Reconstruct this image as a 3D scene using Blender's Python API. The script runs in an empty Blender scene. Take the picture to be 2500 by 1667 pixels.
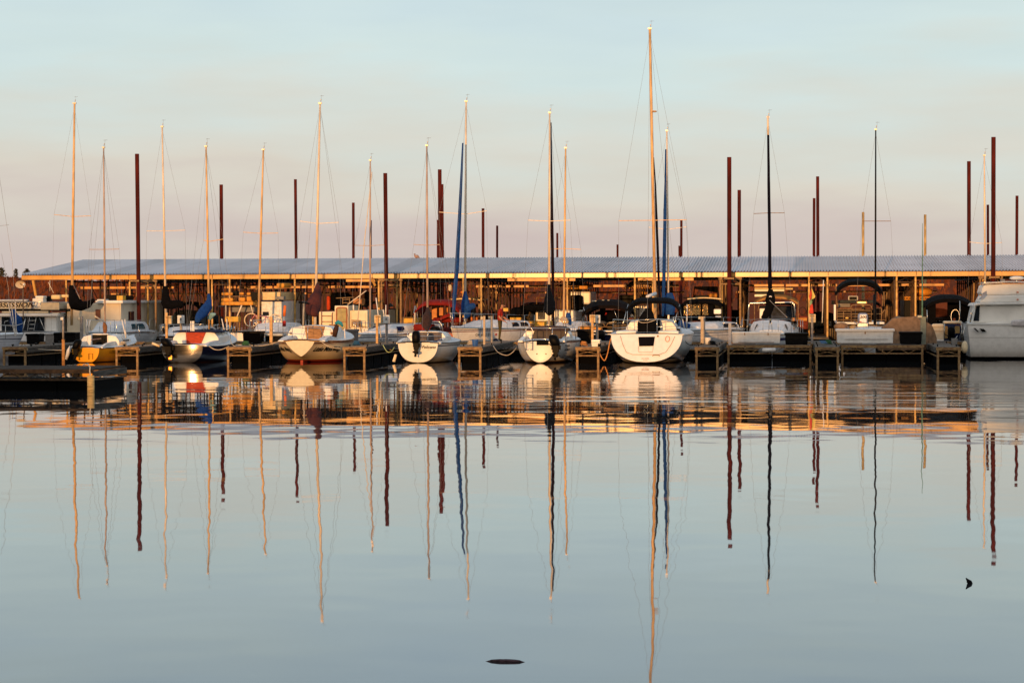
import bpy, math, random
from mathutils import Vector, Matrix
S = bpy.context.scene
COL = S.collection
R = math.radians
rnd = random.Random(7)

# ------------------------------------------------------------------ camera
F = 5200.0                                   # focal length in photo pixels (photo 2500 x 1667)
CAM = Vector((0, 0, 2.6))
YAW, PITCH, ROLL = math.atan(694 / F), math.atan(111.5 / F), -0.003
MROT = Matrix.Rotation(YAW, 3, 'Z') @ Matrix.Rotation(R(90) - PITCH, 3, 'X') @ Matrix.Rotation(ROLL, 3, 'Z')
cd = bpy.data.cameras.new('camera'); cam = bpy.data.objects.new('camera', cd); COL.objects.link(cam)
cam.matrix_world = Matrix.Translation(CAM) @ MROT.to_4x4()
cd.sensor_width = 36.0; cd.lens = F / 2500 * 36.0; cd.clip_end = 8000; cd.clip_start = 0.5
S.camera = cam

# ------------------------------------------------------------------ light
SUN_EL, SUN_AZ = R(3.2), R(4.8)              # the sun is behind the camera, a little to the left
w = bpy.data.worlds.new('World'); S.world = w; w.use_nodes = True
nt = w.node_tree; nt.nodes.clear()
def N(t, **k):
    n = nt.nodes.new(t)
    for a, b in k.items(): setattr(n, a, b)
    return n
out = N('ShaderNodeOutputWorld'); bg = N('ShaderNodeBackground')
sky = N('ShaderNodeTexSky', sky_type='NISHITA', sun_disc=False, sun_elevation=SUN_EL, sun_rotation=R(180) + SUN_AZ, altitude=100, air_density=1.0, dust_density=1.5, ozone_density=2.0)
# high thin cloud veil of a clear evening, catching the last light: soft bands by elevation
geo = N('ShaderNodeTexCoord'); sep = N('ShaderNodeSeparateXYZ')
nt.links.new(geo.outputs['Generated'], sep.inputs[0])
mp = N('ShaderNodeMapping'); mp.inputs['Scale'].default_value = (4, 4, 20); mp.inputs['Rotation'].default_value = (0.12, 0.05, 0)
nz = N('ShaderNodeTexNoise'); nz.inputs['Scale'].default_value = 1.6; nz.inputs['Detail'].default_value = 4; nz.inputs['Roughness'].default_value = .5
nt.links.new(geo.outputs['Generated'], mp.inputs[0]); nt.links.new(mp.outputs[0], nz.inputs[0])
madd = N('ShaderNodeMath', operation='MULTIPLY_ADD'); madd.inputs[1].default_value = .14; 
mz = N('ShaderNodeMath', operation='ADD'); mz.inputs[1].default_value = -.07
nt.links.new(nz.outputs['Fac'], madd.inputs[0]); nt.links.new(sep.outputs['Z'], madd.inputs[2]); nt.links.new(madd.outputs[0], mz.inputs[0])
ramp = N('ShaderNodeValToRGB'); nt.links.new(mz.outputs[0], ramp.inputs[0])
SKY = [(0.0, (5.65, 4.78, 4.58)), (.022, (5.95, 5.2, 4.82)), (.048, (6.45, 6.02, 5.3)), (.075, (6.3, 6.5, 6.0)), (.11, (5.95, 7.05, 7.0)), (.2, (5.0, 6.3, 7.1)), (.5, (3.7, 4.5, 5.2)), (1.0, (2.7, 3.5, 4.5))]
cr = ramp.color_ramp
while len(cr.elements) < len(SKY): cr.elements.new(0.5)
for e, (p, c) in zip(cr.elements, SKY): e.position = p; e.color = (*[x / 10 for x in c], 1)
sc_ = N('ShaderNodeMix', data_type='RGBA', blend_type='MULTIPLY'); sc_.inputs[0].default_value = 1; sc_.inputs[7].default_value = (10, 10, 10, 1)
nt.links.new(ramp.outputs[0], sc_.inputs[6])
# thin uneven veils: brightness varies a little from place to place
mp2 = N('ShaderNodeMapping'); mp2.inputs['Scale'].default_value = (7, 7, 46); mp2.inputs['Rotation'].default_value = (.02, .07, .4); nz2 = N('ShaderNodeTexNoise'); nz2.inputs['Scale'].default_value = 1.3; nz2.inputs['Detail'].default_value = 6
nt.links.new(geo.outputs['Generated'], mp2.inputs[0]); nt.links.new(mp2.outputs[0], nz2.inputs[0]); mr2 = N('ShaderNodeMapRange'); mr2.inputs[1].default_value = .3; mr2.inputs[2].default_value = .7; mr2.inputs[3].default_value = 9.78; mr2.inputs[4].default_value = 10.22; nt.links.new(nz2.outputs['Fac'], mr2.inputs[0]); nt.links.new(mr2.outputs[0], sc_.inputs[7])
# the western sky round the set sun glows warmer and brighter (behind the camera)
dp = N('ShaderNodeVectorMath', operation='DOT_PRODUCT'); dp.inputs[1].default_value = (-math.sin(SUN_AZ), -math.cos(SUN_AZ), .12); nt.links.new(geo.outputs['Generated'], dp.inputs[0])
cl = N('ShaderNodeMapRange'); cl.inputs[1].default_value = 0; cl.inputs[2].default_value = 1; cl.inputs[3].default_value = 0; cl.inputs[4].default_value = 1; nt.links.new(dp.outputs['Value'], cl.inputs[0])
pw = N('ShaderNodeMath', operation='POWER'); pw.inputs[1].default_value = 2.2; nt.links.new(cl.outputs[0], pw.inputs[0])
gl = N('ShaderNodeMix', data_type='RGBA'); gl.inputs[7].default_value = (10, 8.5, 7.2, 1); nt.links.new(pw.outputs[0], gl.inputs[0]); nt.links.new(sc_.outputs[2], gl.inputs[6])
mixs = N('ShaderNodeMix', data_type='RGBA'); mixs.inputs[0].default_value = .88
nt.links.new(sky.outputs[0], mixs.inputs[6]); nt.links.new(gl.outputs[2], mixs.inputs[7])
nt.links.new(mixs.outputs[2], bg.inputs[0]); nt.links.new(bg.outputs[0], out.inputs[0]); bg.inputs[1].default_value = .1

sl = bpy.data.lights.new('sun', 'SUN'); so = bpy.data.objects.new('sun', sl); COL.objects.link(so)
sl.energy = 3.4; sl.angle = R(.5); sl.color = (1, .50, .17)
dirv = Vector((math.sin(SUN_AZ) * math.cos(SUN_EL), math.cos(SUN_AZ) * math.cos(SUN_EL), -math.sin(SUN_EL)))
so.rotation_euler = dirv.to_track_quat('-Z', 'Y').to_euler(); so.location = (-20, -40, 30)
vs = S.view_settings; vs.view_transform = 'Standard'; vs.look = 'None'; vs.exposure = .25; vs.gamma = 1; vs.use_curve_mapping = False
S.cycles.max_bounces = 8; S.cycles.caustics_reflective = False; S.cycles.caustics_refractive = False

# ------------------------------------------------------------------ pixel helpers
def W(u, v, Y):
    d = MROT @ Vector(((u - 1250) / F, -(v - 833.5) / F, -1)); return CAM + d * (Y / d.y)
def PX(u, Y, v=800): return W(u, v, Y).x
def PZ(v, Y, u=1250): return W(u, v, Y).z
K = .2041
def Z1(x, y): return (x * K, 600 + y * K)
def Z2(x, y): return (300 + x * K, 600 + y * K)
def Z3(x, y): return (600 + x * K, 600 + y * K)
def Z4(x, y): return (900 + x * K, 600 + y * K)
def Z5(x, y): return (1200 + x * K, 600 + y * K)
def Z6(x, y): return (1450 + x * K, 600 + y * K)
def Z7(x, y): return (1740 + x * K, 600 + y * K)
def Z8(x, y): return (2000 + x * .2126, 600 + y * .2126)
def P(z, Y): return W(z[0], z[1], Y)
def D(u, v): return (u * 1.0629, v * 1.0629)

# ------------------------------------------------------------------ materials
MATS = {}
def mat(name, col, rough=.5, metal=0., var=.12, scale=6., bump=0., bscale=30., spec=.16, coat=0., streak=None, col2=None):
    if name in MATS: return MATS[name]
    if max(col) < .035 and rough > .1: spec = min(spec, .06); col = [c * .3 for c in col]
    m = bpy.data.materials.new(name); m.use_nodes = True; t = m.node_tree; b = t.nodes['Principled BSDF']
    b.inputs['Roughness'].default_value = rough; b.inputs['Metallic'].default_value = metal
    b.inputs['Specular IOR Level'].default_value = spec; b.inputs['Coat Weight'].default_value = coat
    tc = t.nodes.new('ShaderNodeTexCoord'); mpn = t.nodes.new('ShaderNodeMapping')
    mpn.inputs['Scale'].default_value = streak or (1, 1, 1)
    n = t.nodes.new('ShaderNodeTexNoise'); n.inputs['Scale'].default_value = scale; n.inputs['Detail'].default_value = 5
    mx = t.nodes.new('ShaderNodeMix'); mx.data_type = 'RGBA'
    c2 = col2 or [max(0, c * (1 - var * 2)) for c in col]
    c1 = col if col2 else [min(1, c * (1 + var)) for c in col]
    mx.inputs[6].default_value = (*c1, 1); mx.inputs[7].default_value = (*c2, 1)
    t.links.new(tc.outputs['Object'], mpn.inputs[0]); t.links.new(mpn.outputs[0], n.inputs[0])
    mr = t.nodes.new('ShaderNodeMapRange'); mr.inputs[1].default_value = .38; mr.inputs[2].default_value = .66
    t.links.new(n.outputs['Fac'], mr.inputs[0]); t.links.new(mr.outputs[0], mx.inputs[0]); t.links.new(mx.outputs[2], b.inputs['Base Color'])
    if bump:
        n2 = t.nodes.new('ShaderNodeTexNoise'); n2.inputs['Scale'].default_value = bscale; n2.inputs['Detail'].default_value = 3
        bp = t.nodes.new('ShaderNodeBump'); bp.inputs['Strength'].default_value = bump; bp.inputs['Distance'].default_value = .02 if bscale > 9.5 else .06
        t.links.new(mpn.outputs[0], n2.inputs[0]); t.links.new(n2.outputs['Fac'], bp.inputs['Height']); t.links.new(bp.outputs[0], b.inputs['Normal'])
    MATS[name] = m; return m
def band_mat(name, col, bands, rough=.35, **k):
    """a hull paint with horizontal stripes at fixed heights (object z)"""
    m = mat(name, col, rough, **k)
    if m.get('done'): return m
    t = m.node_tree; b = t.nodes['Principled BSDF']; src = b.inputs['Base Color'].links[0].from_socket
    tc = t.nodes.new('ShaderNodeTexCoord'); sp = t.nodes.new('ShaderNodeSeparateXYZ'); t.links.new(tc.outputs['Object'], sp.inputs[0])
    if min(col) > .3:  # brown towards the waterline: grime plus warm light off the water put into colour
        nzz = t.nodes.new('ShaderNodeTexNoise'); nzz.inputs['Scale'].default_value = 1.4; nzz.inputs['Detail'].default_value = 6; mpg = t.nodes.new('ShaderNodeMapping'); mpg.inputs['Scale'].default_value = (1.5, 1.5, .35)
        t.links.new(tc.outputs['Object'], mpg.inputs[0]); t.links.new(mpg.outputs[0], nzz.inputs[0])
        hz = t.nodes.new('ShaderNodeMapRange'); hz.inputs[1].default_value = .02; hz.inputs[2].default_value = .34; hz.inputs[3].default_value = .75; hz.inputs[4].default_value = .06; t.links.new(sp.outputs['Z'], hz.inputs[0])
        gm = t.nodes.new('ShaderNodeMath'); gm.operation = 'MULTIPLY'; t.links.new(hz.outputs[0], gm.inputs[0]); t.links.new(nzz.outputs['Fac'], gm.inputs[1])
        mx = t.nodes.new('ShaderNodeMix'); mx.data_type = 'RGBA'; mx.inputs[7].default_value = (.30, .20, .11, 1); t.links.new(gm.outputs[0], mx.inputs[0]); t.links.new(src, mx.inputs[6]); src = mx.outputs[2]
    for z0, z1, c in bands:
        cmp = t.nodes.new('ShaderNodeMath'); cmp.operation = 'COMPARE'; cmp.inputs[1].default_value = (z0 + z1) / 2; cmp.inputs[2].default_value = (z1 - z0) / 2
        t.links.new(sp.outputs['Z'], cmp.inputs[0]); mx = t.nodes.new('ShaderNodeMix'); mx.data_type = 'RGBA'; mx.inputs[7].default_value = (*c, 1)
        t.links.new(cmp.outputs[0], mx.inputs[0]); t.links.new(src, mx.inputs[6]); src = mx.outputs[2]
    t.links.new(src, b.inputs['Base Color']); m['done'] = 1; return m
GEL = mat('white_gelcoat', (.74, .725, .68), .28, var=.05, scale=1.5)
GELW = mat('deck_white', (.70, .71, .72), .45, var=.06, scale=3)
CREAM = mat('cream_panel', (.70, .62, .45), .5, var=.06, scale=2)
ALU = mat('aluminium', (.62, .60, .56), .32, .75, var=.12, scale=12)
MASTG = mat('gold_anodised_mast', (.66, .42, .20), .42, .1, var=.14, scale=3, streak=(3, 3, .6))
MASTW = mat('pale_mast', (.72, .60, .46), .42, .1, var=.1, scale=3, streak=(3, 3, .6))
MASTP = mat('dull_mast', (.44, .33, .27), .45, .1, var=.14, scale=3, streak=(3, 3, .6))
MASTD = mat('dark_mast', (.03, .028, .03), .4, .2)
STEEL = mat('rail_steel', (.66, .64, .60), .2, .95, var=.05)
DARK = mat('black_plastic', (.008, .008, .009), .45, var=.2, spec=.25)
BLK = mat('black_canvas', (.010, .010, .013), .85, bump=1., bscale=9, spec=.12)
BLUE = mat('blue_canvas', (.009, .048, .19), .8, bump=1., bscale=8, spec=.12)
BROWN = mat('brown_canvas', (.055, .026, .018), .85, bump=1., bscale=8, spec=.12)
MAUVE = mat('faded_maroon_canvas', (.10, .028, .022), .85, bump=1., bscale=8, col2=(.022, .012, .018), scale=1.2, spec=.12)
RED = mat('red_canvas', (.18, .012, .008), .75, bump=.3, bscale=8, spec=.12)
TAN = mat('tan_canvas', (.24, .15, .09), .85, bump=.5, bscale=6, spec=.12)
NAVY = mat('navy_canvas', (.01, .016, .05), .8, bump=1., bscale=8, spec=.12)
GLASS = mat('tinted_window', (.012, .016, .026), .05, var=.3, spec=.9)
GALV = mat('galvanised_steel', (.31, .20, .09), .6, 0, var=.2, scale=10, col2=(.17, .09, .045))
TIMB = mat('weathered_boards', (.19, .165, .14), .85, var=.25, scale=3, streak=(1, 14, 1), bump=.5)
FLOAT = mat('black_float', (.004, .004, .004), .8, spec=.05)
TEAK = mat('varnished_wood', (.42, .13, .035), .3, var=.25, scale=5, streak=(8, 8, 1), coat=.4)
BRWD = mat('brown_wood', (.30, .15, .06), .5, var=.25, scale=4, streak=(1, 1, 8))
ROPE = mat('mooring_rope', (.55, .46, .34), .9)
WIRE = mat('rig_wire', (.38, .33, .28), .4, .6)
INK = mat('dark_lettering', (.02, .018, .02), .5)
REDP = mat('red_paint', (.5, .03, .02), .5)
YEL = mat('yellow_vinyl', (.62, .36, .05), .5, var=.1)
ORNG = mat('orange_plastic', (.75, .17, .03), .45)
GREY = mat('grey_plastic', (.20, .19, .18), .6, var=.1)
PVC = mat('white_pipe', (.75, .72, .68), .4)
PILE = mat('rusted_piling', (.100, .014, .010), .85, 0, var=.3, scale=2.2, spec=.08, col2=(.028, .008, .007), streak=(1.5, 1.5, .3), bump=.3)
TURQ = mat('turquoise_plastic', (.015, .20, .27), .5)

# ------------------------------------------------------------------ mesh collector
class MB:
    def __init__(s): s.v = []; s.f = []; s.m = []
    def add(s, vs, fs, mi=0):
        b = len(s.v); s.v += [Vector(p) for p in vs]; s.f += [[b + i for i in f] for f in fs]; s.m += [mi] * len(fs)
        return s
    def box(s, x0, x1, y0, y1, z0, z1, mi=0):
        return s.add([(x0, y0, z0), (x1, y0, z0), (x1, y1, z0), (x0, y1, z0), (x0, y0, z1), (x1, y0, z1), (x1, y1, z1), (x0, y1, z1)],
              [(0, 3, 2, 1), (4, 5, 6, 7), (0, 1, 5, 4), (1, 2, 6, 5), (2, 3, 7, 6), (3, 0, 4, 7)], mi)
    def pbox(s, a, b, Y, dep, mi=0):           # pixel rectangle a..b on plane Y, dep metres deep
        p, q = P(a, Y), P(b, Y)
        return s.box(min(p.x, q.x), max(p.x, q.x), Y, Y + dep, min(p.z, q.z), max(p.z, q.z), mi)
    def loft(s, rings, cap0=True, cap1=True, closed=True, mi=0):
        n = len(rings[0]); vs = [p for r in rings for p in r]; fs = []
        for i in range(len(rings) - 1):
            for j in range(n if closed else n - 1):
                k = (j + 1) % n; fs.append((i * n + j, i * n + k, (i + 1) * n + k, (i + 1) * n + j))
        if cap0: fs.append(tuple(range(n))[::-1])
        if cap1: fs.append(tuple((len(rings) - 1) * n + j for j in range(n)))
        return s.add(vs, fs, mi)
    def tube(s, pts, r, n=6, mi=0, jit=0., flat=1.):
        pts = [Vector(p) for p in pts]; rs = r if isinstance(r, (list, tuple)) else [r] * len(pts)
        rings = []; ref = None
        for i, p in enumerate(pts):
            a = pts[max(0, i - 1)]; b = pts[min(len(pts) - 1, i + 1)]; t = (b - a).normalized()
            if ref is None: ref = Vector((0, 1, 0)) if abs(t.y) < .85 else Vector((0, 0, 1))
            x = ref.cross(t)
            if x.length < 1e-4: x = Vector((1, 0, 0)).cross(t)
            x.normalize(); y = t.cross(x).normalized(); ref = y if False else ref
            rings.append([p + (x * math.cos(2 * math.pi * k / n) + y * math.sin(2 * math.pi * k / n) * flat) * rs[i] * (1 + (rnd.random() - .5) * jit) for k in range(n)])
        return s.loft(rings, mi=mi)
    def prism(s, poly, y0, y1, mi=0):          # poly [(x,z)...] extruded along y
        return s.loft([[Vector((x, y0, z)) for x, z in poly], [Vector((x, y1, z)) for x, z in poly]], mi=mi)
    def ball(s, c, rx, ry, rz, n=10, m=7, mi=0):
        c = Vector(c); rings = []
        for i in range(m + 1):
            a = -math.pi / 2 + math.pi * (i + .02) / (m + .04)
            rings.append([c + Vector((rx * math.cos(a) * math.cos(2 * math.pi * k / n), ry * math.cos(a) * math.sin(2 * math.pi * k / n), rz * math.sin(a))) for k in range(n)])
        return s.loft(rings, mi=mi)
    def canopy(s, x0, x1, y0, y1, ze, zm, droop=.12, th=.035, pw=3., nx=14, mi=0):
        rings = []
        for i in range(nx + 1):
            q = i / nx; x = x0 + (x1 - x0) * q; a = abs(2 * q - 1); zt = zm - (zm - ze) * a ** pw
            top = [Vector((x, y0 + (y1 - y0) * j / 5, zt - droop * abs(2 * j / 5 - 1) ** 2.2)) for j in range(6)]
            rings.append(top + [p - Vector((0, 0, th)) for p in reversed(top)])
        return s.loft(rings, mi=mi)
    def build(s, name, material, parent=None, world=True, smooth=False, bevel=0., label=None):
        me = bpy.data.meshes.new(name)
        inv = None
        if parent is not None and world:
            inv = (root_of(parent).matrix_basis).inverted()
        me.from_pydata([(inv @ p if inv else p) for p in s.v], [], s.f)
        for mm in (material if isinstance(material, (list, tuple)) else [material]): me.materials.append(mm)
        me.polygons.foreach_set('material_index', s.m)
        if smooth: me.polygons.foreach_set('use_smooth', [True] * len(s.f))
        me.update()
        o = bpy.data.objects.new(name, me); COL.objects.link(o)
        if parent is not None: o.parent = parent
        if bevel:
            bv = o.modifiers.new('bevel', 'BEVEL'); bv.width = bevel; bv.segments = 2; bv.limit_method = 'ANGLE'
        if label: o['label'] = label
        return o
def root_of(o):
    while o.parent is not None: o = o.parent
    return o
def thing(name, label, cat, loc=(0, 0, 0), rz=0, group=None):
    o = bpy.data.objects.new(name, None); COL.objects.link(o); o.location = loc; o.rotation_euler = (0, 0, rz)
    o.matrix_basis = Matrix.Translation(Vector(loc)) @ Matrix.Rotation(rz, 4, 'Z')
    o['label'] = label; o['category'] = cat
    if group: o['group'] = group
    return o
def tag(o, label, cat, group=None):
    o['label'] = label; o['category'] = cat
    if group: o['group'] = group
    return o
def struct(o, kind='structure'): o['kind'] = kind; return o
def seat_at(o):                                # put a one-mesh thing's origin at its base
    me = o.data; xs = [v.co for v in me.vertices]
    c = Vector((sum(p.x for p in xs) / len(xs), sum(p.y for p in xs) / len(xs), min(p.z for p in xs)))
    for v in me.vertices: v.co -= c
    o.location = c; return o
def text_mesh(body, size, shear=0., bold=0., xs=1.):
    cu = bpy.data.curves.new('lettering', 'FONT'); cu.body = body; cu.size = size; cu.shear = shear; cu.offset = bold; cu.align_x = 'CENTER'; cu.align_y = 'CENTER'
    cu.resolution_u = 3
    o = bpy.data.objects.new('lettering', cu); COL.objects.link(o)
    bpy.context.view_layer.update()
    me = bpy.data.meshes.new_from_object(o.evaluated_get(bpy.context.evaluated_depsgraph_get()))
    vs = [v.co.copy() for v in me.vertices]; fs = [list(p.vertices) for p in me.polygons]
    for p in vs: p.x *= xs
    bpy.data.objects.remove(o); bpy.data.meshes.remove(me)
    return vs, fs

# ------------------------------------------------------------------ water
def water():
    m = bpy.data.materials.new('lake_water'); m.use_nodes = True; t = m.node_tree; L = t.links.new; t.nodes.remove(t.nodes['Principled BSDF']); om = t.nodes['Material Output']
    dif = t.nodes.new('ShaderNodeBsdfDiffuse'); dif.inputs[0].default_value = (.018, .020, .022, 1); b = t.nodes.new('ShaderNodeBsdfGlossy'); b.inputs['Color'].default_value = (1, 1, 1, 1); b.inputs['Roughness'].default_value = .022
    fr = t.nodes.new('ShaderNodeFresnel'); fr.inputs[0].default_value = 1.5; pw = t.nodes.new('ShaderNodeMath'); pw.operation = 'POWER'; pw.inputs[1].default_value = .78
    ms = t.nodes.new('ShaderNodeMixShader'); L(fr.outputs[0], pw.inputs[0]); L(pw.outputs[0], ms.inputs[0]); L(dif.outputs[0], ms.inputs[1]); L(b.outputs[0], ms.inputs[2]); L(ms.outputs[0], om.inputs[0])
    tc = t.nodes.new('ShaderNodeTexCoord')
    def noise(sc, detail, scale3):
        mp = t.nodes.new('ShaderNodeMapping'); mp.inputs['Scale'].default_value = scale3; mp.inputs['Rotation'].default_value = (0, 0, .1)
        n = t.nodes.new('ShaderNodeTexNoise'); n.inputs['Scale'].default_value = sc; n.inputs['Detail'].default_value = detail; n.inputs['Roughness'].default_value = .45
        L(tc.outputs['Object'], mp.inputs[0]); L(mp.outputs[0], n.inputs[0]); return n.outputs['Fac']
    def mul(a, v):
        n = t.nodes.new('ShaderNodeMath'); n.operation = 'MULTIPLY'; L(a, n.inputs[0])
        if isinstance(v, float): n.inputs[1].default_value = v
        else: L(v, n.inputs[1])
        return n.outputs[0]
    def add(a, c):
        n = t.nodes.new('ShaderNodeMath'); n.operation = 'ADD'; L(a, n.inputs[0]); L(c, n.inputs[1]); return n.outputs[0]
    swell = mul(noise(.42, 2, (1, 1, 1)), .0095)                       # slow undulation everywhere
    fine = noise(1.0, 3, (.16, 1.0, 1))                               # cat's-paw ripples, long crests
    # wind patch lying off the boats: a soft-edged band across the lake
    sep = t.nodes.new('ShaderNodeSeparateXYZ'); L(tc.outputs['Object'], sep.inputs[0])
    wob = mul(noise(.09, 3, (.6, 1, 1)), 16.0); yy = add(sep.outputs['Y'], wob)
    def rng(src, a, b2, c=0., d=1.):
        n = t.nodes.new('ShaderNodeMapRange'); n.inputs[1].default_value = a; n.inputs[2].default_value = b2; n.inputs[3].default_value = c; n.inputs[4].default_value = d; n.interpolation_type = 'SMOOTHSTEP'; L(src, n.inputs[0]); return n.outputs[0]
    near = rng(yy, 54., 60.); far = rng(yy, 65., 75., 1., .035); patch = mul(near, far)
    xx = rng(sep.outputs['X'], -14., -3., .10, 1.)
    patch = mul(patch, xx)
    ripple = mul(mul(fine, .032), add(patch, rng(yy, 0., 1., .004, .004)))
    h = add(swell, ripple)
    bp = t.nodes.new('ShaderNodeBump'); bp.inputs['Strength'].default_value = 1; bp.inputs['Distance'].default_value = 1
    L(h, bp.inputs['Height']); L(bp.outputs[0], b.inputs['Normal']); L(bp.outputs[0], fr.inputs['Normal'])
    mb = MB(); mb.add([(-1500, -400, 0), (1500, -400, 0), (1500, 2600, 0), (-1500, 2600, 0)], [(0, 1, 2, 3)])
    struct(mb.build('water', m))
water()

# unseen bluff added behind the camera: its crest is shaped to shade the low right and far left of the marina
def shade_bluff():
    prof = [(-220, 11), (-60, 11), (-46.2, 10.9), (-44.2, 10.3), (-41.4, 10.0), (-40.2, 7.5), (-34.8, 7.35), (-29.5, 7.4), (-28.1, 5), (-18, 4.5), (-15.8, 8.6), (-14.2, 9.5), (-7, 9.7), (-5.6, 10.8), (-3, 11.6), (40, 11.8), (160, 11)]
    rings = []; r = random.Random(4)
    for i in range(len(prof) - 1):
        (x0, h0), (x1, h1) = prof[i], prof[i + 1]; n = max(1, int((x1 - x0) / 1.2)) if x1 - x0 < 60 else 12
        for k in range(n):
            x = x0 + (x1 - x0) * k / n; h_ = h0 + (h1 - h0) * k / n + r.uniform(-.10, .10); rings.append([Vector((x, -54, -.5)), Vector((x, -57, h_ * .5)), Vector((x, -60, h_)), Vector((x, -75, h_ * .8)), Vector((x, -90, -.5))])
    struct(MB().loft(rings, False, False, closed=False).build('shade_bluff', mat('shade_bluff_grass', (.08, .07, .03), .95, scale=.4)))
shade_bluff()

# ------------------------------------------------------------------ far shore
def hill_top(x):
    return 9.2 + 1.1 * math.sin(x * .013 + 1) + .8 * math.sin(x * .041) + .5 * math.sin(x * .11 + 2)
HILL = mat('autumn_hillside', (.15, .042, .016), .95, scale=.05, col2=(.11, .030, .012), spec=.05, bump=.6, bscale=.6)
def hills():
    rings = []
    for i in range(-60, 61):
        x = i * 8. - 40; h = hill_top(x)
        rings.append([Vector((x, 505 + 3 * math.sin(x * .05), -.6)), Vector((x, 509, .5)), Vector((x, 528, h * .35)), Vector((x, 556, h * .78)), Vector((x, 590, h)), Vector((x, 680, h * .9)), Vector((x, 720, -2))])
    struct(MB().loft(rings, False, False, closed=False).build('hillside', HILL, smooth=True))
hills()
WOODS = [mat('russet_twigs', (.175, .052, .020), .95, scale=.2, spec=.03), mat('dark_russet_twigs', (.115, .034, .014), .95, scale=.2, spec=.03), mat('dull_brown_twigs', (.15, .047, .021), .95, scale=.2, spec=.03)]
def woods():
    mb = MB(); r = random.Random(3)
    for i in range(4600):
        q = r.random() ** .75; x = r.uniform(-230, 130); y = 511 + 78 * q
        h0 = hill_top(x); kn = ((509, .5), (528, h0 * .35), (556, h0 * .78), (590, h0)); g = h0
        for (ya, za), (yb_, zb_) in zip(kn, kn[1:]):
            if ya <= y <= yb_: g = za + (zb_ - za) * (y - ya) / (yb_ - ya)
        g -= .3
        H = r.uniform(1.2, 3.0) * (1 if q < .8 else .45); wd = r.uniform(.5, 1.3); mi = r.choice((0, 0, 1, 2, 2)); lean = r.uniform(-.3, .3)
        for k in range(9):
            c = Vector((x + r.uniform(-.3, .3) * wd, y + r.uniform(-.5, .5), g + H * r.uniform(0, .35))); tip = Vector((x + lean + r.uniform(-1, 1) * wd, y + r.uniform(-.6, .6), g + H * r.uniform(.55, 1.0))); e = Vector((r.uniform(.03, .13), 0, r.uniform(-.1, .1)))
            mb.add([c - e, c + e, tip], [(0, 1, 2)], mi)
    struct(mb.build('woods', WOODS), 'stuff')
woods()
PINE = mat('pine_foliage', (.055, .050, .024), .9, scale=1., var=.3)
BARK = mat('bark', (.08, .05, .035), .9)
def far_tree(u, v_top, wpx, label):
    Y = 584; c = W(u, v_top, Y); g = hill_top(c.x) - .4; px = 584 / F; hw = wpx * px / 2; H = c.z - g
    t = thing('pine_tree', label, 'tree', (c.x, Y, g), group='dark trees on the hill crest')
    MB().tube([(c.x, Y, g), (c.x + .05, Y, g + H * .6), (c.x, Y, g + H * .97)], [.22, .14, .03]).build('trunk', BARK, t)
    mb = MB(); r = random.Random(int(u))
    for i in range(420):
        q = r.random(); rad = hw * (1.05 - q) ** .55 * r.uniform(.4, 1.05) * (1 + .3 * math.sin(q * 17 + u)); a = r.uniform(0, 6.28)
        p = Vector((c.x + rad * math.cos(a), Y + rad * math.sin(a), g + H * (.18 + .82 * q)))
        s = .5 * hw / 2.2 + .25
        A = Vector((r.uniform(-1, 1), r.uniform(-1, 1), r.uniform(-.5, .5))) * s; B = Vector((r.uniform(-1, 1), r.uniform(-1, 1), r.uniform(-.5, .7))) * s
        mb.add([p, p + A, p + B], [(0, 1, 2)])
    mb.build('crown', PINE, t)
far_tree(3, 654, 22, 'dark evergreen at the left edge of the hill crest')
far_tree(39, 656.5, 13, 'smallest dark evergreen on the hill crest beyond the satellite dish')
far_tree(66, 657, 25, 'dark bushy evergreen on the hill crest beside the low end of the boat shed roof')

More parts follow.
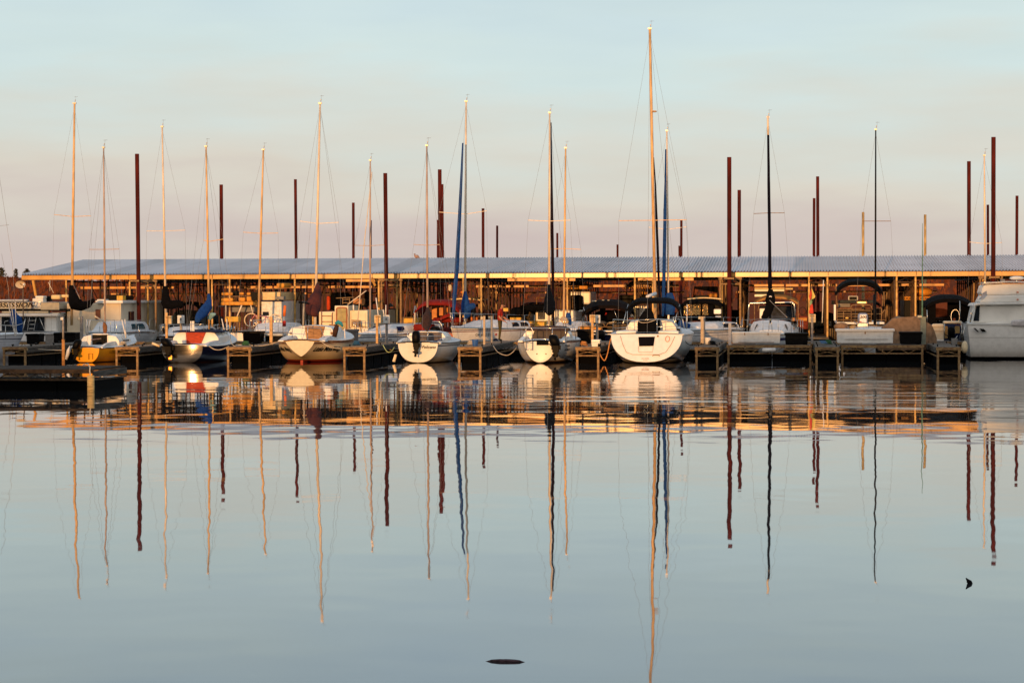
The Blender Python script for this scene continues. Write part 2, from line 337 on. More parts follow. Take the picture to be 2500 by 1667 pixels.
# ------------------------------------------------------------------ pilings
# u_top, v_top, width px, Y, label tail
PILES = [
 (334.5, 376, 10.5, 99.3, 'in front of the roof edge, left of the second black sail cover'),
 (940.5, 423, 10, 99.3, 'passing in front of the roof edge beside the white houseboat'),
 (1675 * 1.0629, 384, 10.5, 99.3, 'passing in front of the roof edge right of the tallest mast'),
 (2282 * 1.0629, 335, 10.5, 99.3, 'passing in front of the roof edge behind the big white cruiser'),
 (508 * 1.0629, 451, 9, 121, 'behind the roof right of the mast of the navy sailboat'),
 (678.5 * 1.0629, 438, 7.5, 124, 'behind the roof, left of the mast with the maroon sail cover'),
 (811.5 * 1.0629, 495, 7, 132, 'behind the roof just left of the thin mast over the houseboat'),
 (851.5 * 1.0629, 538, 5.5, 138, 'behind the roof hidden partly by the thin mast over the houseboat'),
 (1010 * 1.0629, 414, 9.5, 120, 'tallest behind the roof next to the heron'),
 (1015.5 * 1.0629, 450, 7, 125, 'overlapping the tall one next to the heron, on its right'),
 (1006 * 1.0629, 537, 6, 131, 'short, overlapping the tall one next to the heron, on its left'),
 (1109.5 * 1.0629, 509, 7, 126, 'behind the roof under the right spreader of the blue furled jib mast'),
 (1142 * 1.0629, 551, 5.5, 140, 'short, behind the roof right of the blue furled jib'),
 (1280 * 1.0629, 569, 5.2, 146, 'short, behind the roof between two gold masts near the middle'),
 (1418.5 * 1.0629, 597, 5.2, 152, 'shortest of all behind the roof left of the tallest mast'),
 (1565 * 1.0629, 538, 6, 134, 'behind the roof just right of the blue furled headsail'),
 (1560.5 * 1.0629, 600, 5, 145, 'very short, touching the one right of the blue furled headsail'),
 (1526 * 1.0629, 510, 5, 136, 'behind the roof between the blue furled headsail and its mast'),
 (1698 * 1.0629, 464, 8.5, 120, 'behind the roof right beside the tall front one'),
 (1870 * 1.0629, 484, 6.5, 129, 'lower of the close pair right of the dark furled mast'),
 (1878 * 1.0629, 431, 7.5, 121, 'taller of the close pair right of the dark furled mast'),
 (2225.5 * 1.0629, 394, 9, 117, 'behind the roof left of the mast over the big cruiser'),
 (2269 * 1.0629, 500, 6, 132, 'behind the roof between the cruiser mast and the front one'),
 (2336 * 1.0629, 478, 7, 126, 'behind the roof at the right edge of the picture'),
]
for u, v, wp, Y, tail in PILES:
    p = W(u, v, Y); rad = wp * Y / F / 2
    lean = .0 if Y < 110 else rnd.uniform(-.05, .05)
    mb = MB().tube([(p.x + lean + (.06 if u < 950 and Y < 110 else 0), Y, -1.2), (p.x, Y, p.z)], rad, n=14)
    tag(seat_at(mb.build('steel_piling', PILE, smooth=False)), 'dark red piling ' + tail, 'piling', 'dark red steel pilings')
for u, v, Y, lab in ((1982.5 * 1.0629, 518, 121, 'pale yellow wooden pole behind the roof just left of the thin black mast'), (2125 * 1.0629, 524, 121, 'pale yellow wooden pole behind the roof in line with the green whip')):
    p = W(u, v, Y)
    mb = MB().tube([(p.x, Y, -1), (p.x, Y, p.z)], [.085, .07], n=10)
    tag(seat_at(mb.build('wooden_pole', mat('peeled_pole', (.42, .30, .14), .8, scale=4, streak=(3, 3, .5), var=.25))), lab, 'pole', 'pale poles behind the roof')

# ------------------------------------------------------------------ covered boat shed
YE, YR, YB = 101.0, 110.0, 119.0
ROOFM = mat('corrugated_roof', (.68, .66, .69), .46, .1, var=.07, scale=.35, col2=(.58, .57, .60), spec=.28)
def panels(m):                                     # each roof sheet weathered a little differently, with faint runs down the slope
    t = m.node_tree; b = t.nodes['Principled BSDF']; src = b.inputs['Base Color'].links[0].from_socket; tc = t.nodes.new('ShaderNodeTexCoord'); sp = t.nodes.new('ShaderNodeSeparateXYZ'); t.links.new(tc.outputs['Object'], sp.inputs[0])
    d = t.nodes.new('ShaderNodeMath'); d.operation = 'MULTIPLY'; d.inputs[1].default_value = 1 / .994; fl = t.nodes.new('ShaderNodeMath'); fl.operation = 'FLOOR'; wn = t.nodes.new('ShaderNodeTexWhiteNoise'); wn.noise_dimensions = '1D'
    t.links.new(sp.outputs['X'], d.inputs[0]); t.links.new(d.outputs[0], fl.inputs[0]); t.links.new(fl.outputs[0], wn.inputs['W'])
    mp = t.nodes.new('ShaderNodeMapping'); mp.inputs['Scale'].default_value = (2.2, .12, 1); n = t.nodes.new('ShaderNodeTexNoise'); n.inputs['Scale'].default_value = 2; n.inputs['Detail'].default_value = 5; t.links.new(tc.outputs['Object'], mp.inputs[0]); t.links.new(mp.outputs[0], n.inputs[0])
    ad = t.nodes.new('ShaderNodeMath'); ad.operation = 'ADD'; t.links.new(wn.outputs['Value'], ad.inputs[0]); t.links.new(n.outputs['Fac'], ad.inputs[1]); mr = t.nodes.new('ShaderNodeMapRange'); mr.inputs[1].default_value = .3; mr.inputs[2].default_value = 1.5; mr.inputs[3].default_value = .80; mr.inputs[4].default_value = 1.08; t.links.new(ad.outputs[0], mr.inputs[0])
    mx = t.nodes.new('ShaderNodeMix'); mx.data_type = 'RGBA'; mx.blend_type = 'MULTIPLY'; mx.inputs[0].default_value = 1; t.links.new(src, mx.inputs[6]); t.links.new(mr.outputs[0], mx.inputs[7]); t.links.new(mx.outputs[2], b.inputs['Base Color'])
panels(ROOFM)
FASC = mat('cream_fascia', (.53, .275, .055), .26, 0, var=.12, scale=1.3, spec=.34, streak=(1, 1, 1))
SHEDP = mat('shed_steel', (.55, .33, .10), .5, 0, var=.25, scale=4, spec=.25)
SHEDD = mat('shed_shaded_steel', (.06, .03, .014), .6, 0, var=.3, scale=3)  # shade under the roof put into the colour of the same steel
SHEDM = mat('shed_half_shaded_steel', (.24, .14, .045), .5, 0, var=.25, scale=4, spec=.3)  # half-shaded copy of that steel, the shade again put into the colour
def shed():
    xl = PX(54, YE, 680); xr = PX(2500, YE, 670) + 14
    ze = PZ(667.0, YE, 1250); zb = PZ(676.5, YE, 1250); zr = PZ(631.5, YR, 1250)
    t = thing('boat_shed', 'long open boat shed with blue grey corrugated roof and glowing cream fascia', 'boat shed', (xl, YE, 0))
    # corrugated slopes, one sheet each, with real ribs
    n = int((xr - xl) / .142); prof = ((0, 0), (.30, 0), (.42, .062), (.58, .062), (.70, 0))
    for nm, y0, y1, z0, z1 in (('roof', YE - .12, YR, ze, zr), ('rear_roof', YR + .02, YB + .1, zr - .01, ze)):
        a, b = [], []
        for i in range(n):
            for q, dz in prof:
                x = xl + (i + q) * .142; a.append(Vector((x, y0, z0 + dz + .02))); b.append(Vector((x, y1, z1 + dz + .02)))
        mb = MB(); mb.loft([a, b], False, False, closed=False); mb.loft([[p - Vector((0, 0, .03)) for p in a], [p - Vector((0, 0, .03)) for p in b]], False, False, closed=False)
        mb.build(nm, ROOFM, t)
    # fascia in lengths, each a touch out of line with the next
    seams = [PX(u, YE) for u in (54, 316, 520, 722, 772, 910, 1136, 1260, 1392, 1550, 1766, 1976, 2022, 2190, 2237, 2390)] + [xr]
    for i in range(len(seams) - 1):
        tilt = rnd.uniform(-.003, .003)
        mb = MB(); x0, x1 = seams[i] + .012, seams[i + 1] - .012; yo = rnd.uniform(-.008, .008)
        mb.add([(x0, YE - .03 + yo, zb), (x1, YE - .03 + yo, zb), (x1, YE - .03 + yo + tilt, ze - .005), (x0, YE - .03 + yo + tilt, ze - .005), (x0, YE + .02, zb), (x1, YE + .02, zb), (x1, YE + .02, ze - .005), (x0, YE + .02, ze - .005)],
               [(0, 1, 2, 3), (5, 4, 7, 6), (1, 5, 6, 2), (4, 0, 3, 7), (4, 5, 1, 0), (3, 2, 6, 7)])
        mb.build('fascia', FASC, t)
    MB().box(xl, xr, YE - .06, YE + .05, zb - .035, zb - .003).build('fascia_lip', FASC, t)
    # gable end boards on the left
    for y0, y1, z0, z1 in ((YE, YR, ze - .03, zr - .03), (YR + .02, YB, zr - .03, ze - .03)):
        MB().add([(xl - .03, y0, z0 - .16), (xl - .03, y1, z1 - .16), (xl - .03, y1, z1), (xl - .03, y0, z0), (xl + .02, y0, z0 - .16), (xl + .02, y1, z1 - .16), (xl + .02, y1, z1), (xl + .02, y0, z0)],
                 [(0, 3, 2, 1), (4, 5, 6, 7), (0, 1, 5, 4), (3, 7, 6, 2), (1, 2, 6, 5), (0, 4, 7, 3)]).build('gable_board', FASC, t)
    # purlins and eave beams running the length
    for y, z0_, z1_ in ((YE + 5.4, 3.02, 3.13), (YE + 10.7, 2.72, 2.80)):
        for k in range(24):
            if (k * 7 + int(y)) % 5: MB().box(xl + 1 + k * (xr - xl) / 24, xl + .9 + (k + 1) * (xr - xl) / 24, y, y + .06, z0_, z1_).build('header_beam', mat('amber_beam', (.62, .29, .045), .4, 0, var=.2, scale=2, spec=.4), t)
    for y, zz, s in ((YE + 2.2, 0, .16), (YE + 4.5, 0, .16), (YE + 6.8, 0, .16), (YR, 0, .2), (YR + 2.2, 0, .16), (YR + 4.5, 0, .16), (YR + 6.8, 0, .16), (YB - .1, 0, .2)):
        q = 1 - abs(y - YR) / (YR - YE); z = ze + (zr - ze) * q - .06
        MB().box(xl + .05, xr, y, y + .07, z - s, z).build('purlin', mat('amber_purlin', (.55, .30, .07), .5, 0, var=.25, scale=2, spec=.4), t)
    for ua, ub in ((840, 962), (1236, 1402), (1556, 1692)):      # deeper eave beams showing below the fascia in some bays
        MB().box(PX(ua, YE), PX(ub, YE), YE + .5, YE + .6, zb - .19, zb - .05).build('eave_beam', mat('amber_beam', (.62, .29, .045), .4, 0, var=.2, scale=2, spec=.4), t)
    # post pairs and their cross trusses
    us = [162, (317, 361), (518, 561), (720, 764), (925, 969), (1131, 1175), (1340, 1385), (1550, 1594), (1762, 1807), (1975, 2020), (2189, 2235), (2400, 2446)]
    rows = [YE + .12, YE + 5.3, YE + 10.6, YE + 16.]
    inner = MB()
    for k, pr in enumerate(us):
        xs = [PX(p, YE + .12) for p in (pr if isinstance(pr, tuple) else (pr,))]
        for ri, y in enumerate(rows):
            q = 1 - abs(y - YR) / (YR - YE); zt = ze + (zr - ze) * max(0, q) - .04
            for x in xs:
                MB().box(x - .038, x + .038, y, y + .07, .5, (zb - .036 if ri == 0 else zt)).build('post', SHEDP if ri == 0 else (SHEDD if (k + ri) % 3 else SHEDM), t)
        for ry in (YE + 1.4, YE + 2.7, YE + 4., YE + 6.6, YE + 8., YE + 9.3, YE + 12., YE + 13.3, YE + 14.7):
            q = 1 - abs(ry - YR) / (YR - YE); zt = ze + (zr - ze) * q - .05
            for x in xs:
                inner.box(x - .03, x + .03, ry, ry + .06, .5, zt)
        for x in xs:
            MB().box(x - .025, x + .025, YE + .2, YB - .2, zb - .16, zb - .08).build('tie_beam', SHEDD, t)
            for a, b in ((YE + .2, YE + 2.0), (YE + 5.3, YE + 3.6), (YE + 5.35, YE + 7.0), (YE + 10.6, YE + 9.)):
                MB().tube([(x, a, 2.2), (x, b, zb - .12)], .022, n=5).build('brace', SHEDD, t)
        if len(xs) == 2:
            for y in rows:
                brace = MB()
                brace.box(xs[0], xs[1], y + .02, y + .05, zb - .34, zb - .28)
                brace.tube([(xs[0], y, zb - .3), ((xs[0] + xs[1]) / 2, y, zb - .1), (xs[1], y, zb - .3)], .014, n=4); brace.build('cross_truss', SHEDD, t)
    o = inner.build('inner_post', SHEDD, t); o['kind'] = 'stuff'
    # pile guide frames hanging at the fascia round each front piling
    for u in (334.5, 940.5, 1675 * 1.0629, 2282 * 1.0629):
        x = PX(u, 99.3); mb = MB()
        for s in (-1, 1):
            mb.box(x + s * .47 - .04, x + s * .47 + .04, YE - .2, YE - .12, .66, zb - .06)
        mb.box(x - .55, x + .55, YE - .24, YE - .08, zb - .17, zb - .06)
        mb.box(x - .46, x + .46, YE - .19, YE - .13, zb - .40, zb - .34)
        mb.box(x - .3, x + .3, 98.9, 99.0, zb - .16, zb - .08); mb.box(x - .3, x - .24, 98.9, YE - .1, zb - .16, zb - .08); mb.box(x + .24, x + .3, 98.9, YE - .1, zb - .16, zb - .08)
        mb.tube([(x - .45, YE - .16, zb - .37), (x - .2, YE - .16, zb - .17)], .015, n=4); mb.tube([(x + .45, YE - .16, zb - .37), (x + .2, YE - .16, zb - .17)], .015, n=4)
        mb.build('pile_guide', GALV, t)
    # broken downpipe left of the mid piling
    a, b = P(Z3(1500, 385), YE - .2), P(Z3(1550, 480), YE - .2)
    MB().tube([a, b], .06, n=8).build('downpipe', FASC, t)
    a, b = P(Z1(395, 415), YE - .05), P(Z1(430, 600), YE - .05)
    MB().tube([a, b], .07, n=8).build('corner_brace', FASC, t)
shed()
# covered fingers under the roof
def covered_finger(i, u):
    x0, x1 = PX(u - 4, YE), PX(u + 48, YE)
    t = thing('covered_finger_dock', 'dark boarded finger dock under the shed roof, ' + ['far left bay', 'behind the houseboat', 'behind the orange tower boat', 'behind the script-named boat', 'behind the white deckhouse', 'behind the red canopy', 'behind the black sail cover', 'behind the tallest mast', 'beside the glittering window', 'left of the thin black mast', 'left of the dark runabout'][i], 'dock', (x0, YE, 0), group='finger docks under the shed roof')
    MB().box(x0, x1, YE - .3, YB, .52, .62).build('deck', TIMB, t)
    MB().box(x0 + .1, x1 - .1, YE + .2, YB - .2, -.1, .5).build('float', FLOAT, t)
for i, u in enumerate((118, 317, 518, 720, 925, 1131, 1340, 1550, 1762, 1975, 2189)): covered_finger(i, u)
MB_ = MB().box(PX(54, YE), PX(2500, YE) + 14, YB, YB + 2, .3, .62)
tag(seat_at(MB_.build('rear_walkway', TIMB)), 'long dark walkway along the far side of the boat shed', 'dock')

# ------------------------------------------------------------------ open docks
def dock(name, label, x0, x1, y0, y1, zt=.64, legs=True, along='y', group=None, gm=None, dm=None, zbot=.30):
    gm = gm or GALV
    t = thing(name, label, 'dock', ((x0 + x1) / 2, y0, 0), group=group)
    d = MB()                                          # planks across
    if along == 'y':
        y = y0 + .02
        while y < y1 - .1:
            d.box(x0 + .02, x1 - .02, y, y + .135, zt - .045, zt + rnd.uniform(-.004, .004)); y += .142
    else:
        x = x0 + .02
        while x < x1 - .1:
            d.box(x, x + .135, y0 + .02, y1 - .02, zt - .045, zt + rnd.uniform(-.004, .004)); x += .142
    d.build('deck', dm or TIMB, t)
    f = MB(); r = .035
    f.box(x0, x1, y0 - .06, y0 + .02, zt - .115, zt - .008); f.box(x0 + .04, x1 - .04, y0 - .03, y0 + .03, zbot - .02, zbot + .03)
    for x in (x0, x1 - .06):
         f.box(x + .01, x + .05, y0 + .03, y1, zbot - .02, zbot + .02)
    if along == 'x':
        k = x0 + .1; up = True
        while k < x1 - .5:
            a, b = (zbot, zt - .1) if up else (zt - .1, zbot)
            f.tube([(k, y0 - .0, a), (k + .42, y0 - .0, b)], .013, n=4); k += .42; up = not up
        k = x0 + 1.6
        while k < x1 - .5:
            f.box(k, k + .04, y0 - .03, y0 + .03, zbot, zt - .1); k += 1.75
    else:
        f.tube([(x0 + .08, y0, zt - .13), ((x0 + x1) / 2, y0, zt - .2), (x1 - .08, y0, zbot + .06)], .012, n=4); f.tube([(x1 - .08, y0, zt - .13), ((x0 + x1) / 2, y0, zt - .2), (x0 + .08, y0, zbot + .06)], .012, n=4)
    f.build('truss', gm, t)
    for x in (x0 + .005, x1 - .045): MB().box(x, x + .04, y0 + .03, y1, zt - .22, zt - .05).build('skirt_board', mat('dark_skirt_board', (.10, .085, .07), .85, var=.3, scale=4, streak=(1, .4, 4)), t)
    if legs:
        for x in (x0 + .03, x1 - .11):
            MB().box(x, x + .08, y0 - .05, y0 + .03, -.5, zt - .117).build('leg', gm, t)
    fl = MB()
    if along == 'y':
        k = y0 + .35
        while k < y1 - .5: fl.box(x0 + .1, x1 - .1, k, k + 1.5, -.25, zbot - .03); k += 1.65
    else:
        k = x0 + .05
        while k < x1 - .3: fl.box(k, min(k + 1.7, x1 - .05), y0 + .14, y1 - .15, -.25, zbot - .03); k += 1.74
    fl.build('float', FLOAT, t)
    return t
Y0, YW = 81.0, 90.0
FING = [(6, 66, 'in the shade below the pale left-edge boat'), (281, 340, 'between the yellow sailboat and the navy sailboat'), (553, 614, 'between the navy sailboat and the boat with black script'),
        (837, 894, 'between the boat with black script and the white boat with an upright outboard'), (1117, 1177, 'between the white boat with an upright outboard and the white boat with a swim ladder'),
        (1405, 1465, 'carrying a small white step box, left of the broad white stern'), (1696, 1756, 'right of the broad white stern'), (1989, 2050, 'between the two white dock boxes'), (2285, 2346, 'left of the big white cruiser bow')]
for a, b, lab in FING:
    t = dock('finger_dock', 'finger dock ' + lab.replace('the white boat with a swim ladder', 'the swim ladder boat'), PX(a, Y0, 848), PX(b, Y0, 848), Y0, YW, group='finger docks with steel end frames')
    # corner bumper
    x = PX(b, Y0, 848)
    for q in (.8, 3.4, 6.2):
        for s in (-1, 1):
            cx = (PX(a, Y0, 848) + x) / 2 + s * (x - PX(a, Y0, 848)) * .38; cm = MB(); cm.tube([(cx, Y0 + q - .13, .71), (cx, Y0 + q, .70), (cx, Y0 + q + .13, .71)], [.016, .024, .016], n=6); cm.box(cx - .02, cx + .02, Y0 + q - .04, Y0 + q + .04, .64, .70); cm.build('cleat', DARK, t)
    mb = MB().ball((x - .02, Y0 + .02, .53), .05, .06, .06); mb.build('bumper', mat('tan_bumper', (.42, .30, .16), .7), t, smooth=True)
t = dock('main_walkway', 'long grey boarded main walkway crossing behind the row of moored sailboats', PX(-60, YW), PX(2560, YW), YW + .01, YW + 2, along='x', legs=False)
for a, b, lab in ((1774, 1983, 'behind the thick white fender'), (2052, 2256, 'under the longer white dock box, without a fender')):
    dock('end_platform', 'wide dock end platform with lattice edge ' + lab, PX(a, 84.3, 845), PX(b, 84.3, 845), 84.3, 86.2, along='x', group='wide end platforms')
dock('near_dock', 'dark shaded dock nearest the camera at the lower left with an orange lit tip', PX(-160, 57, 895), PX(228, 57, 895), 57, 60.0, along='x', zt=.60, legs=False, dm=mat('shade_dark_boards', (.05, .033, .022), .9, var=.3, scale=3, streak=(1, 14, 1)), gm=mat('shade_dark_steel', (.075, .045, .025), .7, var=.25))  # shade lying on this dock is put into its darker boards and steel

# ------------------------------------------------------------------ boat builders
def cat(vals, t):
    n = len(vals) - 1; x = min(max(t, 0), 1) * n; i = min(int(x), n - 1); f = x - i
    p = [vals[max(0, min(n, i + k))] for k in (-1, 0, 1, 2)]
    return .5 * (2 * p[1] + (p[2] - p[0]) * f + (2 * p[0] - 5 * p[1] + 4 * p[2] - p[3]) * f * f + (3 * p[1] - p[0] - 3 * p[2] + p[3]) * f ** 3)
class Hull:
    def __init__(s, L, hb, zs, zk, k, rake=0., bow=.5, bulge=.03):   # lists from stern to bow
        s.L, s.hb, s.zs, s.zk, s.k, s.rake, s.bow, s.bulge = L, hb, zs, zk, k, rake, bow, bulge
    def pt(s, t, u, side=1):
        b = max(.012, cat(s.hb, t)); z1 = cat(s.zs, t); z0 = cat(s.zk, t); k = max(1., cat(s.k, t))
        z = z0 + (z1 - z0) * u; x = b * max(0, (1 - (1 - u) ** k)) ** (1 / k)
        y = s.L * t + s.rake * (z1 - z) * (1 - t) ** 4 - s.bow * (z1 - z) * t ** 5
        return Vector((side * x, y, z))
    def build(s, t, hmat, dmat, tmat=None, nt=22, nu=11, rub=None, camber=.05):
        mb = MB(); us = [(i / nu) ** 1.6 for i in range(nu + 1)]
        rings = []
        for i in range(nt + 1):
            q = i / nt; rings.append([s.pt(q, u, 1) for u in reversed(us)] + [s.pt(q, u, -1) for u in us[1:]])
        mb.loft(rings, False, True, closed=False); mb.build('hull', hmat, t, False, True)
        mb = MB(); rows = []
        for u in us:
            e = s.pt(0, u, 1); rows.append([Vector((e.x * (1 - j / 6), e.y - .004 - s.bulge * (1 - (1 - j / 6) ** 2) * min(1, e.x / s.hb[0]), e.z)) for j in range(13)])
        mb.loft(rows, False, False, closed=False); mb.build('transom', tmat or hmat, t, False, True)
        mb = MB(); top = []
        for i in range(nt + 1):
            a, b = s.pt(i / nt, 1, 1), s.pt(i / nt, 1, -1); w = abs(a.x)
            top.append([Vector((w * (1 - 2 * j / 6), a.y, a.z + .012 + camber * (1 - (1 - 2 * j / 6) ** 2))) for j in range(7)])
        mb.loft(top, False, False, closed=False); mb.build('deck', dmat, t, False, True)
        mb = MB()
        for sd in (1, -1): mb.tube([s.pt(i / nt, .985, sd) + Vector((sd * .012, 0, 0)) for i in range(nt + 1)], .028, n=6)
        mb.tube([s.pt(0, .985, 1), s.pt(0, .985, -1)], .026, n=6)
        mb.build('rub_rail', rub or STEEL, t, False, True)
    def letter(s, t, name, body, size, y, z, side, m, shear=0., bold=0., xs=1.):
        vs, fs = text_mesh(body, size, shear, bold, xs); out = []
        for p in vs:
            yy = y + side * p.x; q = min(max(yy / s.L, 0), 1)
            for _ in range(4): q = min(max(q + (yy - s.pt(q, .6).y) / s.L, 0), 1)
            zz = z + p.y; u = (zz - cat(s.zk, q)) / max(.05, cat(s.zs, q) - cat(s.zk, q)); v = s.pt(q, min(max(u, .01), 1), side)
            out.append(Vector((v.x + side * .030, v.y - .018, zz)))
        MB().add(out, fs).build(name, m, t, False)
    def transom_letter(s, t, name, body, size, x, z, m, shear=0., bold=0., xs=1.):
        vs, fs = text_mesh(body, size, shear, bold, xs)
        MB().add([(x + p.x, s.rake * (s.zs[0] - z - p.y) - .014 - s.bulge, z + p.y) for p in vs], fs).build(name, m, t, False)
def ring(y, w, zb, h, rake=0.):
    c = [(-w, 0), (-.95 * w, .5), (-.80 * w, .88), (-.5 * w, .98), (0, 1.03), (.5 * w, .98), (.80 * w, .88), (.95 * w, .5), (w, 0)]
    return [Vector((x, y + rake * q * h, zb + q * h)) for x, q in c]
def cabin(t, secs, m, name='cabin'):               # secs (y, half width, zbase, height, rake)
    MB().loft([ring(*q) for q in secs]).build(name, m, t, False, False, bevel=.02)
def coaming(t, x0, x1, y0, y1, z, hgt, m):
    mb = MB()
    for s in (-1, 1):
        a, b = s * x0, s * x1
        mb.loft([[Vector((a, y, z - .05)), Vector((b, y, z - .05)), Vector((b * .97, y, z + k)), Vector((a * 1.02, y, z + k))] for y, k in ((y0, .0), (y0 + .5, hgt * .55), (y0 + 1.1, hgt * .9), (y1, hgt))])
    mb.build('coaming', m, t, False)
def side_window(t, ya, yb, wa, wb, zb, h, lo=.25, hi=.75, m=None):
    for sd in (1, -1):
        a0 = 1 - .1 * lo; a1 = .95 - .15 * max(0, hi - .5) / .38
        am = .95 + .012
        def col_(w, y, dy): return [Vector((sd * (w * k + o), y + d, zb + q * h)) for k, q, o, d in ((a0, lo, .012, 0), (.95, .5, .014, dy / 2), (a1, hi, .012, dy), (a1, hi, -.03, dy), (.95, .5, -.03, dy / 2), (a0, lo, -.03, 0))]
        MB().loft([col_(wa, ya, .04), col_(wb, yb, -.1)]).build('window', m or GLASS, t, False)
def smooth_line(pts, n=5):                        # a sagging line instead of a kinked one
    pts = [Vector(p) for p in pts]
    if len(pts) < 3: return pts
    out = []
    for i in range(len(pts) - 1):
        p0, p1, p2, p3 = pts[max(i - 1, 0)], pts[i], pts[i + 1], pts[min(i + 2, len(pts) - 1)]
        for k in range(n):
            f = k / n; out.append(.5 * (2 * p1 + (p2 - p0) * f + (2 * p0 - 5 * p1 + 4 * p2 - p3) * f * f + (3 * p1 - p0 - 3 * p2 + p3) * f ** 3))
    return out + [pts[-1]]
def wires(t, name, lines, r, m, n=5):              # lines: [[(px, Y), ...], ...] world polylines
    mb = MB()
    for l in lines: mb.tube(smooth_line([P(p, Y) for p, Y in l]) if ('line' in name or 'cable' in name or 'strap' in name) else [P(p, Y) for p, Y in l], r, n=n)
    return mb.build(name, m, t, True, True)
def mast(t, top, foot, Y, wpx, m, spreaders=(), gear=True, wtop=.7, boats=None, stays=True, bow=None, stern=None, half=1.1, zd=.9):
    a, b = P(foot, Y), P(top, Y); r = wpx * Y / F / 2; ms = MB().tube([a, a.lerp(b, .6), b], [r, r * .98, r * wtop], n=10).build('mast', m, t, True, True)
    stay = MB()
    for (l, rr, vm) in spreaders:
        L_, R_ = P(l, Y), P(rr, Y); q = (PZ(vm, Y, (l[0] + rr[0]) / 2) - a.z) / (b.z - a.z); c = a.lerp(b, q)
        MB().tube([L_, c, R_], .013, n=6).build('spreader', m if m is not MASTD else GALV, ms)
        if stays:
            for e in (L_, R_):
                stay.tube([b - (b - a) * .015, e], .0038, n=4)
                sd = 1 if e.x > c.x else -1; stay.tube([e, Vector((a.x + sd * half, Y, zd))], .0038, n=4)
    if stays:
        if bow: stay.tube([b - (b - a) * .01, bow], .0042, n=4)
        if stern: stay.tube([b - (b - a) * .005, stern], .0042, n=4)
        if stay.v: stay.build('rigging', WIRE, t)
    if gear:
        g = MB(); g.box(b.x - r * 1.2, b.x + r * 1.2, Y - .05, Y + .05, b.z - .02, b.z + .04); g.tube([b, b + Vector((.03, 0, .14))], .009, n=5); g.ball((b.x + .03, Y, b.z + .15), .018, .018, .03, 6, 5)
        g.tube([b + Vector((.05, 0, .05)), b + Vector((.06, 0, .34))], .004, n=4); g.tube([b + Vector((.0, 0, .30)), b + Vector((.16, 0, .31))], .005, n=4)
        g.build('masthead_gear', WIRE, ms)
    return ms
def pod(t, name, pts, Y, m, flat=.8, jit=.10, n=12):  # pts [(px,py,radius px)] canvas bundle
    f = []
    for i in range(len(pts) - 1):
        for k in range(3):
            q = k / 3; f.append([pts[i][j] + (pts[i + 1][j] - pts[i][j]) * q for j in range(3)])
    f.append(list(pts[-1]))
    mb = MB().tube([W(x, y, Y if not callable(Y) else Y(i / (len(f) - 1))) for i, (x, y, r) in enumerate(f)], [max(.01, r * (Y if not callable(Y) else 90) / F) for x, y, r in f], n=n, jit=jit, flat=flat)
    return mb.build(name, m, t, True, True)
def zp(fn, *pts): return [(*fn(x, y), r * K) for x, y, r in pts]
def outboard(t, c, Y, w, vtop, vmid, vbot, tilt=0., m=None, name='outboard_motor'):   # c = u centre px
    m = m or DARK; z0, z1, z2 = PZ(vtop, Y, c), PZ(vmid, Y, c), PZ(vbot, Y, c); x = PX(c, Y); r = w * Y / F / 2
    rs = []
    for q, s, d in ((0, .55, .55), (.12, .86, .85), (.45, 1, 1), (.85, .95, .95), (1, .86, .8)):
        z = z0 + (z1 - z0) * q; rs.append([Vector((x + tilt * (z - z1) + r * s * math.copysign(abs(math.cos(a)) ** .6, math.cos(a)), Y + r * 1.35 * d * math.copysign(abs(math.sin(a)) ** .6, math.sin(a)), z)) for a in [2 * math.pi * k / 14 for k in range(14)]])
    o = MB().loft(rs).build(name, m, t, True, True)
    leg = MB(); l = z1 - z2
    leg.box(x - r * .62, x + r * .62, Y - r * .3, Y + r * .7, z1 - l * .55, z1 + .02); leg.box(x - r * .42, x + r * .42, Y - r * .5, Y + r * .5, z2 + l * .1, z1 - l * .5)
    leg.box(x - r * .75, x + r * .75, Y - r * .9, Y + r * .2, z2 + l * .3, z2 + l * .34); leg.tube([(x, Y - r * .9, z2 + l * .15), (x, Y + r * .9, z2 + l * .15)], [.045, .03], n=8); leg.box(x - .012, x + .012, Y - r * .3, Y + r * .3, z2 - l * .12, z2 + l * .1)
    leg.box(x - r * .9, x + r * .9, Y + r * .5, Y + r * 1.2, z1 - l * .35, z1 - l * .02); leg.tube([(x - r * .8, Y + .05, z1 - .03), (x - r * 1.6, Y + .45, z1 + .05)], .02, n=5)
    leg.build('motor_leg', m, o)
    pr = MB(); yb = Y - r * .95
    for k in range(3):
        a = k * 2.094 + .4; d = Vector((math.cos(a), 0, math.sin(a))); e = Vector((-math.sin(a), .35, math.cos(a)))
        c0 = Vector((x, yb, z2 + l * .15)); pr.add([c0 + d * .02, c0 + d * .12 + e * .045, c0 + d * .135 - e * .02, c0 + d * .07 - e * .05], [(0, 1, 2, 3)])
    pr.build('propeller', m, o)
    return o
def sailroot(label, u, Y, face=1, v=887, group='moored sailboats'):
    return thing('sailboat', label, 'sailboat', (PX(u, Y, v), Y, 0), 0 if face == 1 else math.pi, group)

